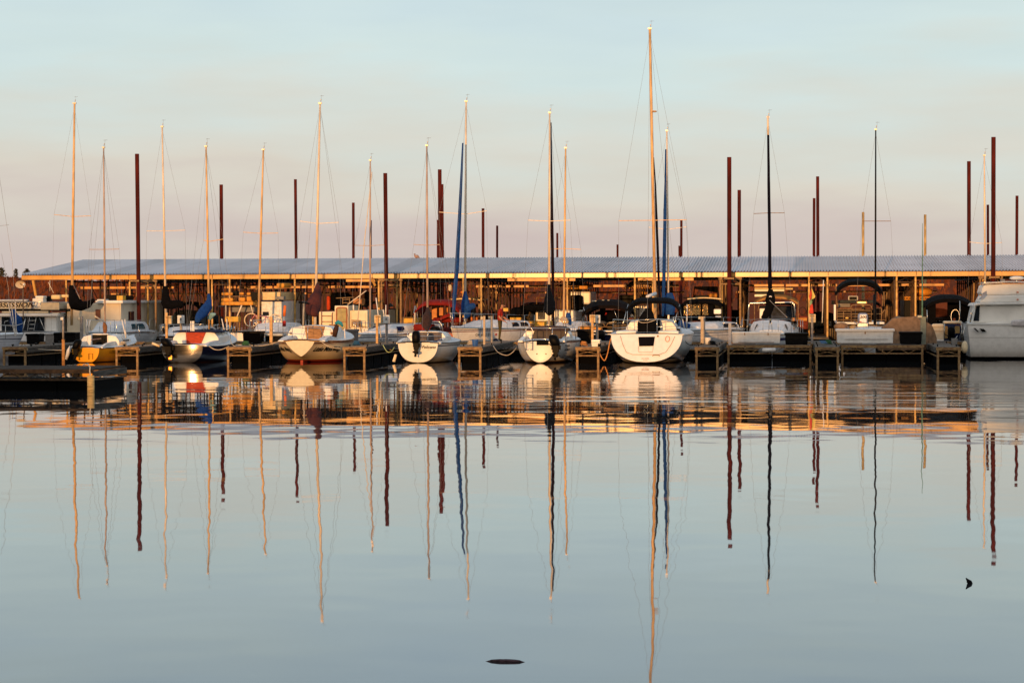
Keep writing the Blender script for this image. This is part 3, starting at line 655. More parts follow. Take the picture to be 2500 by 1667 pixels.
# ================================================================== front row, sterns to the camera
# ---- 1 yellow boat
t = sailroot('small sailboat with bright yellow transom and black outboard, far left of the front row', 209, 81.4)
h = Hull(6.3, [.56, .82, 1.0, .86, .45, .01], [.60, .60, .66, .74, .84, .95], [-.02, -.2, -.3, -.3, -.2, .05], [2.3, 2.3, 2.2, 1.9, 1.5, 1.2], .06)
YH = band_mat('yellow_hull', (.78, .34, .02), [(-.5, .03, (.02, .012, .01))], .3, var=.08, scale=1.5)
h.build(t, YH, GELW)
h.letter(t, 'lettering', 'GOSSIP', .17, 1.05, .40, 1, INK)
wires(t, 'boarding_step', [[(Z1(1060, 1360), 81.33), (Z1(1060, 1290), 81.33), (Z1(1105, 1290), 81.33), (Z1(1105, 1355), 81.33)]], .010, DARK)
cabin(t, [(1.75, .84, .62, .44, 0), (2.3, .86, .64, .46, 0), (3.6, .72, .70, .38, 0), (4.3, .5, .76, .1, 0)], GEL)
MB().box(-.30, .31, 1.70, 1.745, .66, 1.06).build('companionway', DARK, t, False)
MB().box(-.36, .37, 1.72, 2.5, 1.075, 1.12).build('hatch', GELW, t, False, bevel=.015)
coaming(t, .54, .68, .1, 1.74, .62, .2, GEL)
MB().tube([(.1, .4, .9), (.2, 1.3, .93)], .02).build('tiller', TEAK, t, False)
side_window(t, 2.2, 3.3, .86, .75, .64, .44, .35, .75)
outboard(t, Z1(903, 0)[0], 81.05, 19, Z1(0, 1125)[1], Z1(0, 1230)[1], Z1(0, 1300)[1] + 8, .35)
mast(t, (253, 361), Z1(1258, 1075), 84.2, 5, MASTP, [((218, 609), (291, 608), 609)], bow=W(300, 835, 87), stern=W(212, 845, 81.5), half=.8)
pod(t, 'sail_cover', zp(Z1, (1245, 915, 12), (1255, 960, 30), (1258, 1010, 28), (1255, 1060, 14)), 84.0, mat('dark_sail_bundle', (.20, .09, .04), .85, bump=.4))
wires(t, 'boom', [[(Z1(1262, 920), 84), (Z1(1140, 845), 82.4)]], .028, MASTW, 8)
wires(t, 'rail', [[(Z1(1470, 1140), 84), (Z1(1470, 1020), 84), (Z1(1320, 1030), 86), (Z1(1320, 1070), 86)], [(Z1(1320, 1030), 86), (Z1(1320, 920), 86), (Z1(1395, 918), 86), (Z1(1395, 1075), 86)]], .011, STEEL)
mb = MB().tube([P(Z1(845, 1200), 81.2), P(Z1(820, 1260), 81.15), P(Z1(790, 1360), 81.1)], [.05, .085, .05], n=10); mb.build('fender', PVC, t, True, True)

# ---- 2 navy boat with bright metal transom
t = sailroot('navy sailboat with mirror bright metal transom and red companionway boards', 445, 81.3)
h = Hull(7.0, [.83, 1.06, 1.2, 1.05, .6, .01], [.70, .66, .70, .80, .92, 1.05], [-.03, -.2, -.35, -.35, -.2, .05], [2.6, 2.4, 2.2, 1.9, 1.5, 1.2], -.02, bulge=.075)
NH = band_mat('navy_hull', (.008, .012, .04), [(-.5, .04, (.05, .012, .01))], .22, var=.1, spec=.4)
MT = mat('polished_transom', (.19, .17, .15), .11, .9, var=.25, scale=2.5, streak=(.6, 1, 7), col2=(.10, .095, .09))
h.build(t, NH, GELW, MT, rub=GEL)
mb = MB(); mb.box(-.22, .03, -.02, .3, .30, .70); mb.build('motor_well', GREY, t, False)
cabin(t, [(1.9, .98, .70, .50, 0), (2.6, 1.0, .70, .54, 0), (4.2, .82, .76, .46, 0), (5.0, .55, .84, .1, 0)], GEL)
mb = MB(); mb.prism([(-.36, .72), (.24, .72), (.46, 1.24), (-.40, 1.26)], 1.84, 1.89); mb.build('companionway', mat('red_boards', (.38, .034, .008), .5, var=.2, scale=5, streak=(1, 1, 9)), t, False)
mb = MB(); mb.loft([ring(y, .97 * s, 1.175, .085, 0) for y, s in ((1.7, .94), (2.6, 1.0), (3.9, .84))]); mb.build('cabin_cover', NAVY, t, False)
coaming(t, .80, .98, .1, 1.9, .70, .15, GELW)
o = outboard(t, Z2(540, 0)[0], 80.95, 24, Z2(0, 1105)[1], Z2(0, 1200)[1], Z2(0, 1345)[1], -.5)
MB().pbox(Z2(535, 1310), Z2(585, 1360), 80.9, .1).build('propeller_guard', mat('brass', (.7, .35, .08), .35, .6), o)
mast(t, (503, 358), Z2(1035, 1020), 85.2, 5.6, MASTG, [((497, 586), (545, 584), 590)], bow=W(560, 835, 88), stern=W(452, 840, 81.4), half=1.0)
pod(t, 'sail_cover', zp(Z2, (1025, 580, 14), (1032, 650, 30), (1010, 730, 58), (960, 800, 62), (915, 850, 50), (890, 900, 28)), lambda q: 85.1 - 2.2 * q, BLUE)
pod(t, 'foul_weather_cover', zp(Z2, (1110, 815, 12), (1060, 830, 36), (1030, 880, 28)), 84.0, mat('pale_teal_cloth', (.18, .33, .36), .8))
wires(t, 'rail', [[(Z2(200, 1080), 82), (Z2(183, 950), 82)], [(Z2(1100, 1080), 84), (Z2(1105, 1000), 84), (Z2(1150, 980), 85), (Z2(1285, 980), 86), (Z2(1290, 1110), 86)], [(Z2(1200, 1110), 84), (Z2(1190, 1000), 84)]], .012, STEEL)
wires(t, 'stern_rail', [[(Z2(790, 1020), 81.6), (Z2(800, 935), 81.5), (Z2(965, 940), 81.5), (Z2(970, 1010), 81.6)]], .012, STEEL)
mb = MB()
for x in (815, 835, 850): mb.tube([P(Z2(x, 1020), 83), P(Z2(x - 2, 900), 83)], .025, n=6)
mb.build('winch_handle_rack', PVC, t)
mb = MB().tube([P(Z2(350, 1165), 81.0), P(Z2(440, 1200), 81.0)], .05, n=8); mb.build('fender', mat('cream_fender', (.75, .6, .38), .5), t, True, True)

# ---- 3 boat with black script
t = sailroot('cream sailboat with black hand-painted script on both quarters and a pale V-shaped stern', Z3(648, 0)[0], 81.3)
h = Hull(7.4, [.60, 1.22, 1.40, 1.22, .75, .01], [.88, .84, .86, .94, 1.06, 1.2], [.25, -.05, -.3, -.35, -.2, .1], [1.25, 2.5, 2.7, 2.2, 1.6, 1.2], .35)
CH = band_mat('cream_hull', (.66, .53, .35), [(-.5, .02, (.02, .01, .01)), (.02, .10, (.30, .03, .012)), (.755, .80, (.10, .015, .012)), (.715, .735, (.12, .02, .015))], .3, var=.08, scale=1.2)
h.build(t, CH, GELW, mat('pale_stern', (.80, .74, .60), .35, var=.03), rub=BRWD)
h.letter(t, 'lettering', 'Little Miss Magic', .25, 1.0, .52, 1, INK, .14, .006, .80)
h.letter(t, 'lettering', 'Little Miss Magic', .25, 1.0, .52, -1, INK, .14, .006, .80)
MB().box(-.05, .05, .3, .55, -.4, .10).build('rudder', mat('red_bottom', (.30, .03, .012), .5), t, False)
cabin(t, [(2.0, 1.0, .86, .56, 0), (2.8, 1.02, .88, .56, 0), (4.6, .8, .96, .42, 0), (5.4, .5, 1.05, .1, 0)], GEL)
mb = MB(); mb.prism([(-.18, .88), (.42, .88), (.56, 1.40), (-.26, 1.43)], 1.93, 1.99); mb.build('companionway', BRWD, t, False)
coaming(t, .62, .95, .3, 2.0, .88, .16, GELW)
for sd in (-1,1): MB().tube([(sd * .83, 1.96, 1.13), (sd * .83, 2.01, 1.13)], .05, n=10).build('vent', BRWD, t, False)
wires(t, 'stern_rail', [[(Z3(450, 1110), 83), (Z3(445, 968), 82.5), (Z3(560, 968), 81.6), (Z3(740, 975), 81.4), (Z3(895, 985), 82), (Z3(955, 1130), 82.3)], [(Z3(740, 1130), 81.5), (Z3(742, 975), 81.4)], [(Z3(555, 1100), 82), (Z3(558, 968), 81.6)], [(Z3(450, 1040), 82.7), (Z3(560, 1040), 81.6)]], .013, STEEL)
mast(t, (781.5, 253), Z3(830, 985), 85.0, 6.6, MASTW, [((733, 540), (827, 543), 546)], bow=W(855, 815, 88), stern=W(735, 835, 81.6))
pod(t, 'sail_cover', zp(Z3, (860, 455, 18), (860, 490, 30), (855, 560, 52), (830, 640, 72), (805, 720, 92), (800, 780, 80), (830, 830, 30)), lambda q: 84.9 - 2.0 * q, MAUVE)
wires(t, 'boom', [[(Z3(850, 700), 84.9), (Z3(640, 675), 82.0)]], .04, MASTD, 8)
wires(t, 'mainsheet', [[(Z3(690, 690), 82.2), (Z3(680, 980), 82)], [(Z3(700, 690), 82.2), (Z3(690, 980), 82)]], .012, ROPE)
MB().tube([P(Z3(1060, 1090), 82.6), P(Z3(1075, 1010), 82.6), P(Z3(1095, 945), 82.6)], [.09, .11, .07], n=9).build('net_bag', BROWN, t, True, True); MB().tube([P(Z3(1070, 930), 82.55), P(Z3(1105, 912), 82.55), P(Z3(1140, 930), 82.55), P(Z3(1160, 965), 82.5)], [.05, .085, .07, .03], n=9, flat=.7).build('teal_cloth', TURQ, t, True, True)
wires(t, 'mooring_line', [[(Z3(445, 1115), 82.5), (Z3(350, 1160), 82), (Z3(200, 1195), 82.2), (Z3(60, 1190), 82.5)], [(Z3(885, 1130), 81.5), (Z3(1000, 1210), 81.2), (Z3(1140, 1230), 81.2)]], .014, ROPE)

# ---- 4 white boat, upright outboard
t = sailroot('white sailboat with a black outboard raised upright at the middle of its stern', Z4(590, 0)[0], 81.3)
h = Hull(6.6, [.78, 1.02, 1.16, 1.02, .55, .01], [.80, .77, .78, .82, .88, .96], [.02, -.15, -.3, -.3, -.2, .05], [2.3, 2.3, 2.2, 1.9, 1.5, 1.2], .05)
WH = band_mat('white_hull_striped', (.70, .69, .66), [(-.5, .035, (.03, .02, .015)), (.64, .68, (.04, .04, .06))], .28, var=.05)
h.build(t, WH, GELW, GEL, rub=GREY)
h.transom_letter(t, 'lettering', 'Pelicans', .15, .42, .62, INK, .35, .003, 1.15)
h.transom_letter(t, 'home_port', '- -- - --', .07, .44, .52, INK, .3)
cabin(t, [(1.9, .80, .78, .42, 0), (2.6, .84, .78, .44, 0), (4.0, .68, .82, .34, 0), (4.8, .4, .88, .08, 0)], GEL)
MB().box(-.45, .62, 1.84, 1.89, .80, 1.16).build('companionway', mat('grey_boards', (.10, .08, .075), .6, var=.2), t, False)
coaming(t, .70, .88, .1, 1.9, .80, .15, GEL)
MB().loft([[P(Z4(x, y), Y) for x, y, Y in ((760, 1150, 81.7), (880, 1125, 81.7), (885, 1150, 82.2), (790, 1160, 82.2))], [P(Z4(x, y - 10), Y) for x, y, Y in ((770, 1150, 81.7), (880, 1125, 81.7), (885, 1150, 82.2), (790, 1160, 82.2))]]).build('cockpit_cover', BLUE, t)
wires(t, 'stern_rail', [[(Z4(345, 1150), 82.2), (Z4(343, 1020), 82.2), (Z4(380, 1022), 81.5), (Z4(700, 1025), 81.4), (Z4(855, 1025), 81.8), (Z4(880, 1170), 82)], [(Z4(465, 1160), 81.5), (Z4(465, 1022), 81.45)], [(Z4(708, 1160), 81.5), (Z4(708, 1025), 81.4)], [(Z4(345, 1085), 82.2), (Z4(470, 1080), 81.5), (Z4(860, 1080), 81.7)]], .012, STEEL)
outboard(t, Z4(567, 0)[0], 80.95, 20, Z4(0, 1018)[1], Z4(0, 1160)[1], Z4(0, 1310)[1], 0)
mast(t, (1042, 356), Z4(705, 1000), 84.8, 5.4, MASTP, [((1010, 597), (1074, 597), 599)], bow=W(1120, 828, 88), stern=W(1030, 830, 81.6))
pod(t, 'sail_cover', zp(Z4, (705, 748, 16), (705, 800, 28), (695, 860, 56), (692, 930, 60), (695, 985, 34), (700, 1012, 14)), lambda q: 84.7 - 2.0 * q, BROWN)
wires(t, 'mooring_line', [[(Z4(310, 1210), 82), (Z4(270, 1265), 81.6), (Z4(220, 1265), 81.5), (Z4(170, 1185), 82)]], .016, mat('lime_rope', (.50, .55, .22), .9))
mb = MB().tube([P(Z4(325, 1300), 81.1), P(Z4(300, 1385), 81.1)], [.05, .06], n=8); mb.build('rudder', mat('cream_fender', (.75, .6, .38), .5), t)

# ---- 5 white boat with swim ladder
t = sailroot('white sailboat with maroon stripe, folding swim ladder and tilted black outboard', Z5(585, 0)[0], 81.3)
h = Hull(7.2, [.62, 1.05, 1.20, 1.06, .6, .01], [.84, .86, .84, .88, .95, 1.06], [.03, -.15, -.3, -.35, -.2, .05], [1.9, 2.3, 2.3, 2.0, 1.5, 1.2], -.10)
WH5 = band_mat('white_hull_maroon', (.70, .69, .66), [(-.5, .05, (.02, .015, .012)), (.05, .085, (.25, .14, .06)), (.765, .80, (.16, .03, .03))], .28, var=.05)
h.build(t, WH5, GELW, GEL, rub=GREY)
h.letter(t, 'lettering', 'Dream', .15, 1.0, .66, 1, INK, .2, .002); h.letter(t, 'lettering', 'Weaver', .15, 1.05, .52, 1, INK, .2, .002)
h.transom_letter(t, 'maker_badge', '<>', .06, -.02, .60, mat('gold_badge', (.6, .35, .1), .4, .5))
cabin(t, [(2.0, .96, .84, .46, 0), (2.8, .98, .84, .52, 0), (4.4, .8, .88, .42, 0), (5.2, .5, .95, .1, 0)], GEL)
mb = MB(); mb.prism([(-.62, .86), (.72, .86), (.90, 1.30), (-.42, 1.33)], 1.93, 1.98); mb.build('companionway', mat('dark_boards', (.045, .032, .028), .5), t, False)
mb = MB(); mb.loft([ring(y, 1.0 * s, 1.22, .17, 0) for y, s in ((1.85, .8), (2.7, .9), (3.8, .75))]); mb.build('spray_hood', mat('dark_hood', (.05, .03, .03), .7), t, False)
coaming(t, .72, .92, .3, 2.0, .86, .15, GEL)
MB().box(-.14, .32, -.07, .4, .70, .875).build('stern_notch_shade', mat('shadowed_well', (.012, .012, .014), .7), t, False)  # dark box standing for the recess, its shade put into the colour
for x in (545, 653):
    c = P(Z5(x, 1292), 81.28); MB().tube([c, c + Vector((0, -.06, 0))], .025, n=8).build('drain', DARK, t)
lad = MB()
for l in ([(412, 1250), (412, 1000), (425, 985), (475, 985), (488, 1000), (488, 1250)],): lad.tube([P(Z5(*q), 81.1) for q in l], .014)
for y in (1072, 1160, 1240): lad.tube([P(Z5(412, y), 81.1), P(Z5(488, y), 81.1)], .012)
lad.build('swim_ladder', STEEL, t, True, True)
outboard(t, Z5(765, 0)[0], 80.85, 25, Z5(0, 1065)[1], Z5(0, 1190)[1], Z5(0, 1350)[1], -.25)
wires(t, 'stern_rail', [[(Z5(335, 1130), 83), (Z5(360, 985), 82.6), (Z5(500, 985), 81.5), (Z5(895, 985), 81.5), (Z5(985, 960), 82.6), (Z5(1010, 1120), 83)], [(Z5(725, 1130), 81.5), (Z5(727, 985), 81.5)], [(Z5(515, 1130), 81.45), (Z5(520, 1115), 81.4), (Z5(700, 1115), 81.4), (Z5(705, 1140), 81.45)], [(Z5(880, 1130), 81.6), (Z5(885, 985), 81.5)]], .013, STEEL)
mast(t, (1342, 276), Z5(688, 950), 85.2, 5.6, MASTW, [(D(1213, 506), D(1310, 506), 540)], bow=W(1390, 826, 88.5), stern=W(1335, 822, 81.5))
wires(t, 'furled_jib', [[((1345, 300), 87.2), ((1346.5, 400), 87.6)]], .03, NAVY, 8)
pod(t, 'furled_jib', [(1345.6, 315, 1.4), (1347, 450, 2.6), (1348, 560, 3.8), (1349.2, 640, 4.0), (1350, 700, 3.4), (1351, 760, 2.6), (1352, 815, 2)], 87.8, mat('dark_maroon_sail', (.030, .010, .018), .8), jit=.16, flat=1, n=9)
pod(t, 'sail_cover', zp(Z5, (688, 470, 14), (686, 540, 26), (690, 620, 50), (695, 700, 66), (695, 770, 62), (690, 815, 26)), lambda q: 85.1 - 2.2 * q, BLK)
wires(t, 'mooring_line', [[(Z5(20, 1195), 83.5), (Z5(80, 1275), 82), (Z5(180, 1310), 81.5), (Z5(250, 1275), 81.4), (Z5(300, 1215), 81.8)]], .016, ROPE)

# ---- 6 broad white stern
t = sailroot('largest sailboat with broad white scoop stern, black wheel cover and the tallest mast', Z6(632, 0)[0], 81.2)
h = Hull(9.6, [1.36, 1.52, 1.58, 1.35, .75, .01], [1.12, 1.10, 1.12, 1.18, 1.28, 1.4], [.07, -.2, -.4, -.45, -.3, .1], [2.25, 2.3, 2.2, 1.9, 1.5, 1.2], -.55)
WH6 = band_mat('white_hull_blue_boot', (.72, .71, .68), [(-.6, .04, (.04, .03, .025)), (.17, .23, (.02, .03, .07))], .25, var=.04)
h.build(t, WH6, GELW, mat('scoop_white', (.78, .76, .72), .3, var=.03), rub=GEL)
def tr(x, z): return Vector((x, -.55 * (1.12 - z) - .032, z))
MB().add([tr(-.31, 1.02) + Vector((0, -.03, 0)), tr(.32, 1.03) + Vector((0, -.03, 0)), tr(.28, .68) + Vector((0, -.03, 0)), tr(-.27, .67) + Vector((0, -.03, 0))], [(3, 2, 1, 0)]).build('walk_through_shade', mat('shadow_opening', (.012, .008, .012), .5), t, False)  # flat dark panel, the opening's shade put into its colour
mb = MB(); mb.tube([tr(-.29, .66) + Vector((0, -.02, 0)), tr(-.28, .45) + Vector((0, -.02, 0)), tr(.25, .45) + Vector((0, -.02, 0)), tr(.27, .66) + Vector((0, -.02, 0))], .008, n=5)
mb.tube([tr(q[0], q[1]) + Vector((0, -.012, 0)) for q in ((-1.0, 1.06), (-.9, .75), (-.75, .45), (-.5, .36), (.5, .36), (.75, .45), (.95, .75), (1.08, 1.04))], .010, n=5)
mb.build('moulding_shadow_line', mat('pink_shadow_line', (.45, .28, .22), .5), t, False, True)
MB().tube([tr(.26, .30) + Vector((0, -.02, 0)), tr(.28, .345) + Vector((0, -.05, 0)), tr(.50, .345) + Vector((0, -.05, 0)), tr(.52, .30) + Vector((0, -.02, 0))], .014).build('grab_handle', BRWD, t, False)
MB().box(.40, .46, -.12, -.06, 1.02, 1.08).build('badge', BRWD, t, False)
h.transom_letter(t, 'lettering', '== ====', .075, -.02, .205, mat('rose_ink', (.40, .16, .12), .5), 0, .002)
h.transom_letter(t, 'home_port', '=====', .06, -.02, .135, mat('rose_ink', (.40, .16, .12), .5))
mb = MB(); pts = [tr(.78, 1.05), tr(.86, 1.02), tr(.88, .92), tr(.82, .84), tr(.74, .88), tr(.73, .98)]; mb.tube(smooth_line([p + Vector((0, -.03, 0)) for p in pts + pts[:1]]), .010); mb.build('coiled_hose', ORNG, t, False, True)
# cockpit and seats
mb = MB(); mb.box(-1.2, -.42, .3, 2.4, 1.12, 1.24); mb.box(.42, 1.2, .3, 2.4, 1.12, 1.24); mb.build('cockpit_seat', GEL, t, False, bevel=.05)
cabin(t, [(2.5, 1.02, 1.12, .50, 0), (3.4, 1.05, 1.12, .55, 0), (5.6, .85, 1.18, .45, 0), (7.0, .5, 1.28, .1, 0)], GEL)
MB().box(-.36, .36, 2.44, 2.50, 1.14, 1.66).build('companionway', DARK, t, False)
pod(t, 'wheel_cover', zp(Z6, (655, 745, 26), (650, 800, 62), (640, 860, 90), (635, 920, 112), (635, 980, 116), (635, 1032, 116)), 82.0, BLK, flat=.35, jit=.04)
wires(t, 'cover_strap', [[(Z6(535, 900), 81.4), (Z6(570, 918), 81.3), (Z6(650, 915), 81.3), (Z6(740, 885), 81.4)]], .012, ROPE)
# black bimini
x0, x1 = P(Z6(395, 660), 83).x, P(Z6(1032, 660), 83).x
MB().canopy(x0, x1, 82.6, 84.4, PZ(Z6(0, 730)[1], 83), PZ(Z6(0, 622)[1], 83), .14, .10, 5).build('bimini_top', BLK, t)
wires(t, 'bimini_frame', [[(Z6(1025, 700), 83), (Z6(960, 930), 82.4)], [(Z6(1020, 700), 83), (Z6(1075, 990), 84.2)], [(Z6(410, 700), 83), (Z6(350, 930), 82.4)], [(Z6(640, 670), 83), (Z6(560, 830), 83)]], .014, STEEL)
wires(t, 'stern_rail', [[(Z6(225, 1040), 82.2), (Z6(230, 880), 82.2), (Z6(480, 890), 81.5), (Z6(760, 880), 81.4), (Z6(1030, 878), 82.0), (Z6(1045, 1045), 82.2)], [(Z6(220, 985), 82.2), (Z6(520, 972), 81.6)], [(Z6(750, 970), 81.5), (Z6(1045, 962), 82)], [(Z6(400, 1000), 82), (Z6(400, 780), 82)], [(Z6(755, 1035), 81.5), (Z6(755, 880), 81.4)]], .013, STEEL)
MB().pbox(Z6(990, 990), Z6(1030, 1050), 82.2, .1).build('instrument_pod', DARK, t)
ms = mast(t, (1586.5, 71), Z6(735, 900), 86.0, 7.6, MASTG, [(D(1421, 507), D(1577, 505), 538)], half=1.5, bow=W(1660, 812, 90), stern=W(1580, 815, 81.3), wtop=.8)
c = W(1598, 273, 86); MB().ball((c.x, 85.9, c.z), .11, .11, .04).build('mast_light', MASTG, ms, True, True)
pod(t, 'furled_jib', [(1596, 385, 1.0), (1600, 450, 2.0), (1603, 540, 3.0), (1606, 620, 3.2), (1609, 700, 2.6), (1612, 770, 2.2)], 88.6, mat('dark_navy_sail', (.014, .012, .030), .8), jit=.2, flat=1, n=9)
wires(t, 'boom', [[(Z6(735, 570), 86), (Z6(640, 610), 83.4)]], .07, GELW, 8)
wires(t, 'mooring_line', [[(Z6(215, 1090), 81.6), (Z6(190, 1150), 81.4), (Z6(165, 1280), 81.2), (Z6(130, 1370), 81.1), (Z6(95, 1340), 81.1), (Z6(60, 1270), 81.1)]], .022, mat('orange_rope', (.60, .26, .08), .85))
wires(t, 'shore_cable', [[(Z6(1000, 1062), 81.6), (Z6(1060, 1090), 81.8), (Z6(1120, 1170), 82.5), (Z6(1200, 1190), 83), (Z6(1310, 1170), 84)]], .016, DARK)

# ================================================================== second row, bows to the camera
def bow_out(label, ubow, Yb, L, hb, zs0, zs1, hm, rub=None, bow=.7, k=1.9, rz=0., dm=None, vb=840):
    """a sailboat lying bow to the camera; returns root and hull. Local y runs stern to bow."""
    b = W(ubow, vb, Yb); t = thing('sailboat', label, 'sailboat', (b.x - math.sin(rz) * L, Yb + math.cos(rz) * L, 0), math.pi + rz, 'moored sailboats')
    h = Hull(L, [hb * .72, hb * .92, hb, hb * .86, hb * .5, .01], [zs0, zs0 - .03, zs0, zs0 + (zs1 - zs0) * .35, zs0 + (zs1 - zs0) * .7, zs1], [.02, -.15, -.3, -.35, -.2, .02], [2.2, k + .3, k + .2, k, 1.5, 1.15], .05, bow)
    h.build(t, hm, dm or GELW, rub=rub); return t, h
def pulpit(t, h, z=.55, t0=.78):
    mb = MB(); L = []
    for sd in (1, -1):
        pts = [h.pt(t0, 1, sd), h.pt(t0, 1, sd) + Vector((0, 0, z)), h.pt(.9, 1, sd) + Vector((0, 0, z)), h.pt(.99, 1, sd) + Vector((0, .15, z * 1.02))]; mb.tube(pts, .012); L.append(pts[-1])
        mb.tube([h.pt(.9, 1, sd), h.pt(.9, 1, sd) + Vector((0, 0, z))], .011); mb.tube([h.pt(.97, 1, sd), h.pt(.985, 1, sd) + Vector((0, .1, z))], .011)
        prev = h.pt(t0, 1, sd) + Vector((0, 0, z))
        for q in (.55, .32, .1):
            p = h.pt(q, 1, sd); mb.tube([p, p + Vector((0, 0, z))], .010); mb.tube([prev, p + Vector((0, 0, z))], .006, n=4); prev = p + Vector((0, 0, z))
    mb.tube(L, .012); mb.build('bow_pulpit', STEEL, t, False, True)
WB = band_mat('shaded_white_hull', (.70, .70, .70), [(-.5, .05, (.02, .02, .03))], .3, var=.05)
# 0 left edge boat: lies stern towards the left, bow pointing right
t = thing('sailboat', 'pale sailboat bow cut off by the left picture edge, with blue wheel cover', 'sailboat', (PX(-248, 84, 885), 84.2, 0), R(-74), 'moored sailboats')
h = Hull(5.0, [.9, 1.05, 1.1, 1.05, .8, .25], [.95, .95, .97, 1.0, 1.05, 1.08], [-.02, -.2, -.3, -.35, -.25, .0], [2.2, 2.2, 2.2, 2.0, 1.8, 1.6], .05, .45)
h.build(t, band_mat('pale_blue_grey_hull', (.60, .62, .68), [(.84, .88, (.05, .05, .08)), (.75, .765, (.2, .2, .24))], .3, var=.05), GELW, rub=GELW)
cabin(t, [(.3, .8, 1.0, .28, 0), (2.2, .74, 1.02, .26, 0), (3.2, .4, 1.05, .08, 0)], GELW)
pod(t, 'blue_cover', zp(Z1, (160, 760, 22), (165, 830, 50), (190, 900, 88), (230, 950, 52), (240, 1040, 26)), 84.6, BLUE, flat=.5, jit=.06)
for a, b in (((95, 680), (180, 1075)), ((135, 690), (185, 1080)), ((182, 670), (195, 1070))):
    MB().tube([P(Z1(*a), 83.6), P(Z1(*b), 83.8)], .018, n=6).build('guide_pole', PVC, t)
wires(t, 'rail', [[(Z1(0, 950), 83.6), (Z1(190, 955), 83.6), (Z1(270, 930), 84), (Z1(305, 870), 84.2), (Z1(270, 1040), 84.2)], [(Z1(65, 1110), 83.6), (Z1(66, 955), 83.6)], [(Z1(45, 960), 84), (Z1(60, 905), 84), (Z1(100, 895), 84)]], .012, STEEL)
wires(t, 'rigging', [[((-6, 400), 84), ((30, 640), 84), ((40, 800), 84)], [((-4, 552), 84), ((22, 549), 84)], [((4, 620), 84), ((20, 700), 84), ((26, 800), 84)]], .006, WIRE)
# 1 left white boat, tall mast, black boot-shaped cover
t, h = bow_out('white sailboat in the shade with a black boot-shaped sail cover, left of the yellow boat', 215, 93.2, 7.6, 1.28, .95, 1.0, WB, bow=.5)
cabin(t, [(1.4, .95, .95, .5, 0), (4.2, .85, .96, .5, 0), (5.6, .5, .98, .12, 0)], GELW); side_window(t, 2.0, 3.8, .95, .86, .95, .5, m=mat('teal_window', (.03, .07, .09), .1))
pulpit(t, h)
mast(t, (182, 253), Z1(857, 950), 96.5, 7.0, MASTG, [((132, 524), (222, 527), 529)], half=1.0)
pod(t, 'sail_cover', zp(Z1, (852, 472, 26), (855, 540, 36), (875, 620, 66), (905, 690, 92), (985, 720, 58), (1060, 700, 44), (1125, 640, 20)), 96.2, BLK, flat=.7)
wires(t, 'boom', [[(Z1(880, 470), 96.4), (Z1(960, 640), 96)]], .012, WIRE)
MB().box(-.18, .18, 5.0, 5.3, 1.0, 1.16).build('hatch', GLASS, t, False)
# 2 black cover boat left of the navy boat
t, h = bow_out('low white sailboat with dark hull and black sail cover, behind the navy sailboat', Z2(480, 0)[0], 93.0, 7.2, 1.2, .78, .85, band_mat('dark_hull', (.02, .022, .04), [(.66, .74, (.4, .4, .42))], .25))
cabin(t, [(1.2, .9, .78, .42, 0), (4.0, .82, .8, .42, 0), (5.2, .5, .82, .1, 0)], GELW); side_window(t, 1.6, 3.6, .9, .84, .78, .42)
pulpit(t, h, .5)
mast(t, (396, 310), Z2(515, 930), 96, 5.6, MASTW, [((358, 564), (452, 562), 564)], half=1.0)
pod(t, 'sail_cover', zp(Z2, (503, 482, 28), (505, 560, 40), (515, 640, 60), (520, 700, 66), (590, 705, 54), (660, 695, 46), (715, 695, 36)), 95.8, BLK, flat=.7)
# 3 boat behind the bicycle
t, h = bow_out('white sailboat mostly hidden behind the bicycle and the tallest black dock box', Z3(120, 0)[0], 93.2, 7.0, 1.2, .95, 1.0, WB)
cabin(t, [(1.4, .9, .95, .42, 0), (4.2, .8, .96, .42, 0), (5.4, .5, .98, .1, 0)], GELW); pulpit(t, h, .55)
mast(t, (643, 366), Z3(150, 960), 96.5, 5.8, MASTG, [((594, 567), (679, 569), 570)], half=1.0)
# 4 white boat with long dark window, right of houseboat
t, h = bow_out('white sailboat with long navy side window, moored right of the white houseboat', Z3(1315, 0)[0] - 4, 93.0, 7.6, 1.15, .86, .92, band_mat('white_hull_navy_line', (.68, .70, .72), [(.74, .78, (.02, .02, .05)), (-.5, .05, (.02, .02, .03))], .3, var=.05), rz=R(-20), bow=.4)
cabin(t, [(1.0, .88, .84, .48, 0), (4.2, .84, .85, .46, 0), (6.2, .5, .88, .12, 0)], GELW); side_window(t, 3.0, 5.0, .86, .74, 0.85, .46, .25, .8, m=mat('navy_window', (.012, .018, .07), .1)); side_window(t, 1.3, 2.0, .88, .87, 0.85, .46, .25, .7); side_window(t, 2.15, 2.7, .88, .87, 0.85, .46, .25, .7)
h.letter(t, 'registration', 'OK 3227 AK', .14, 5.9, .62, -1, INK)
pulpit(t, h, .5)
mast(t, (904, 392), Z3(1488, 975), 96, 4.6, MASTP, [((866, 599), (938, 598), 600)], half=.9)
wires(t, 'leaning_pole', [[((908, 420), 95.4), (Z3(1415, 0), 95.2), (Z3(1385, 400), 95), (Z3(1340, 900), 94.6)]], .022, MASTW, 6)
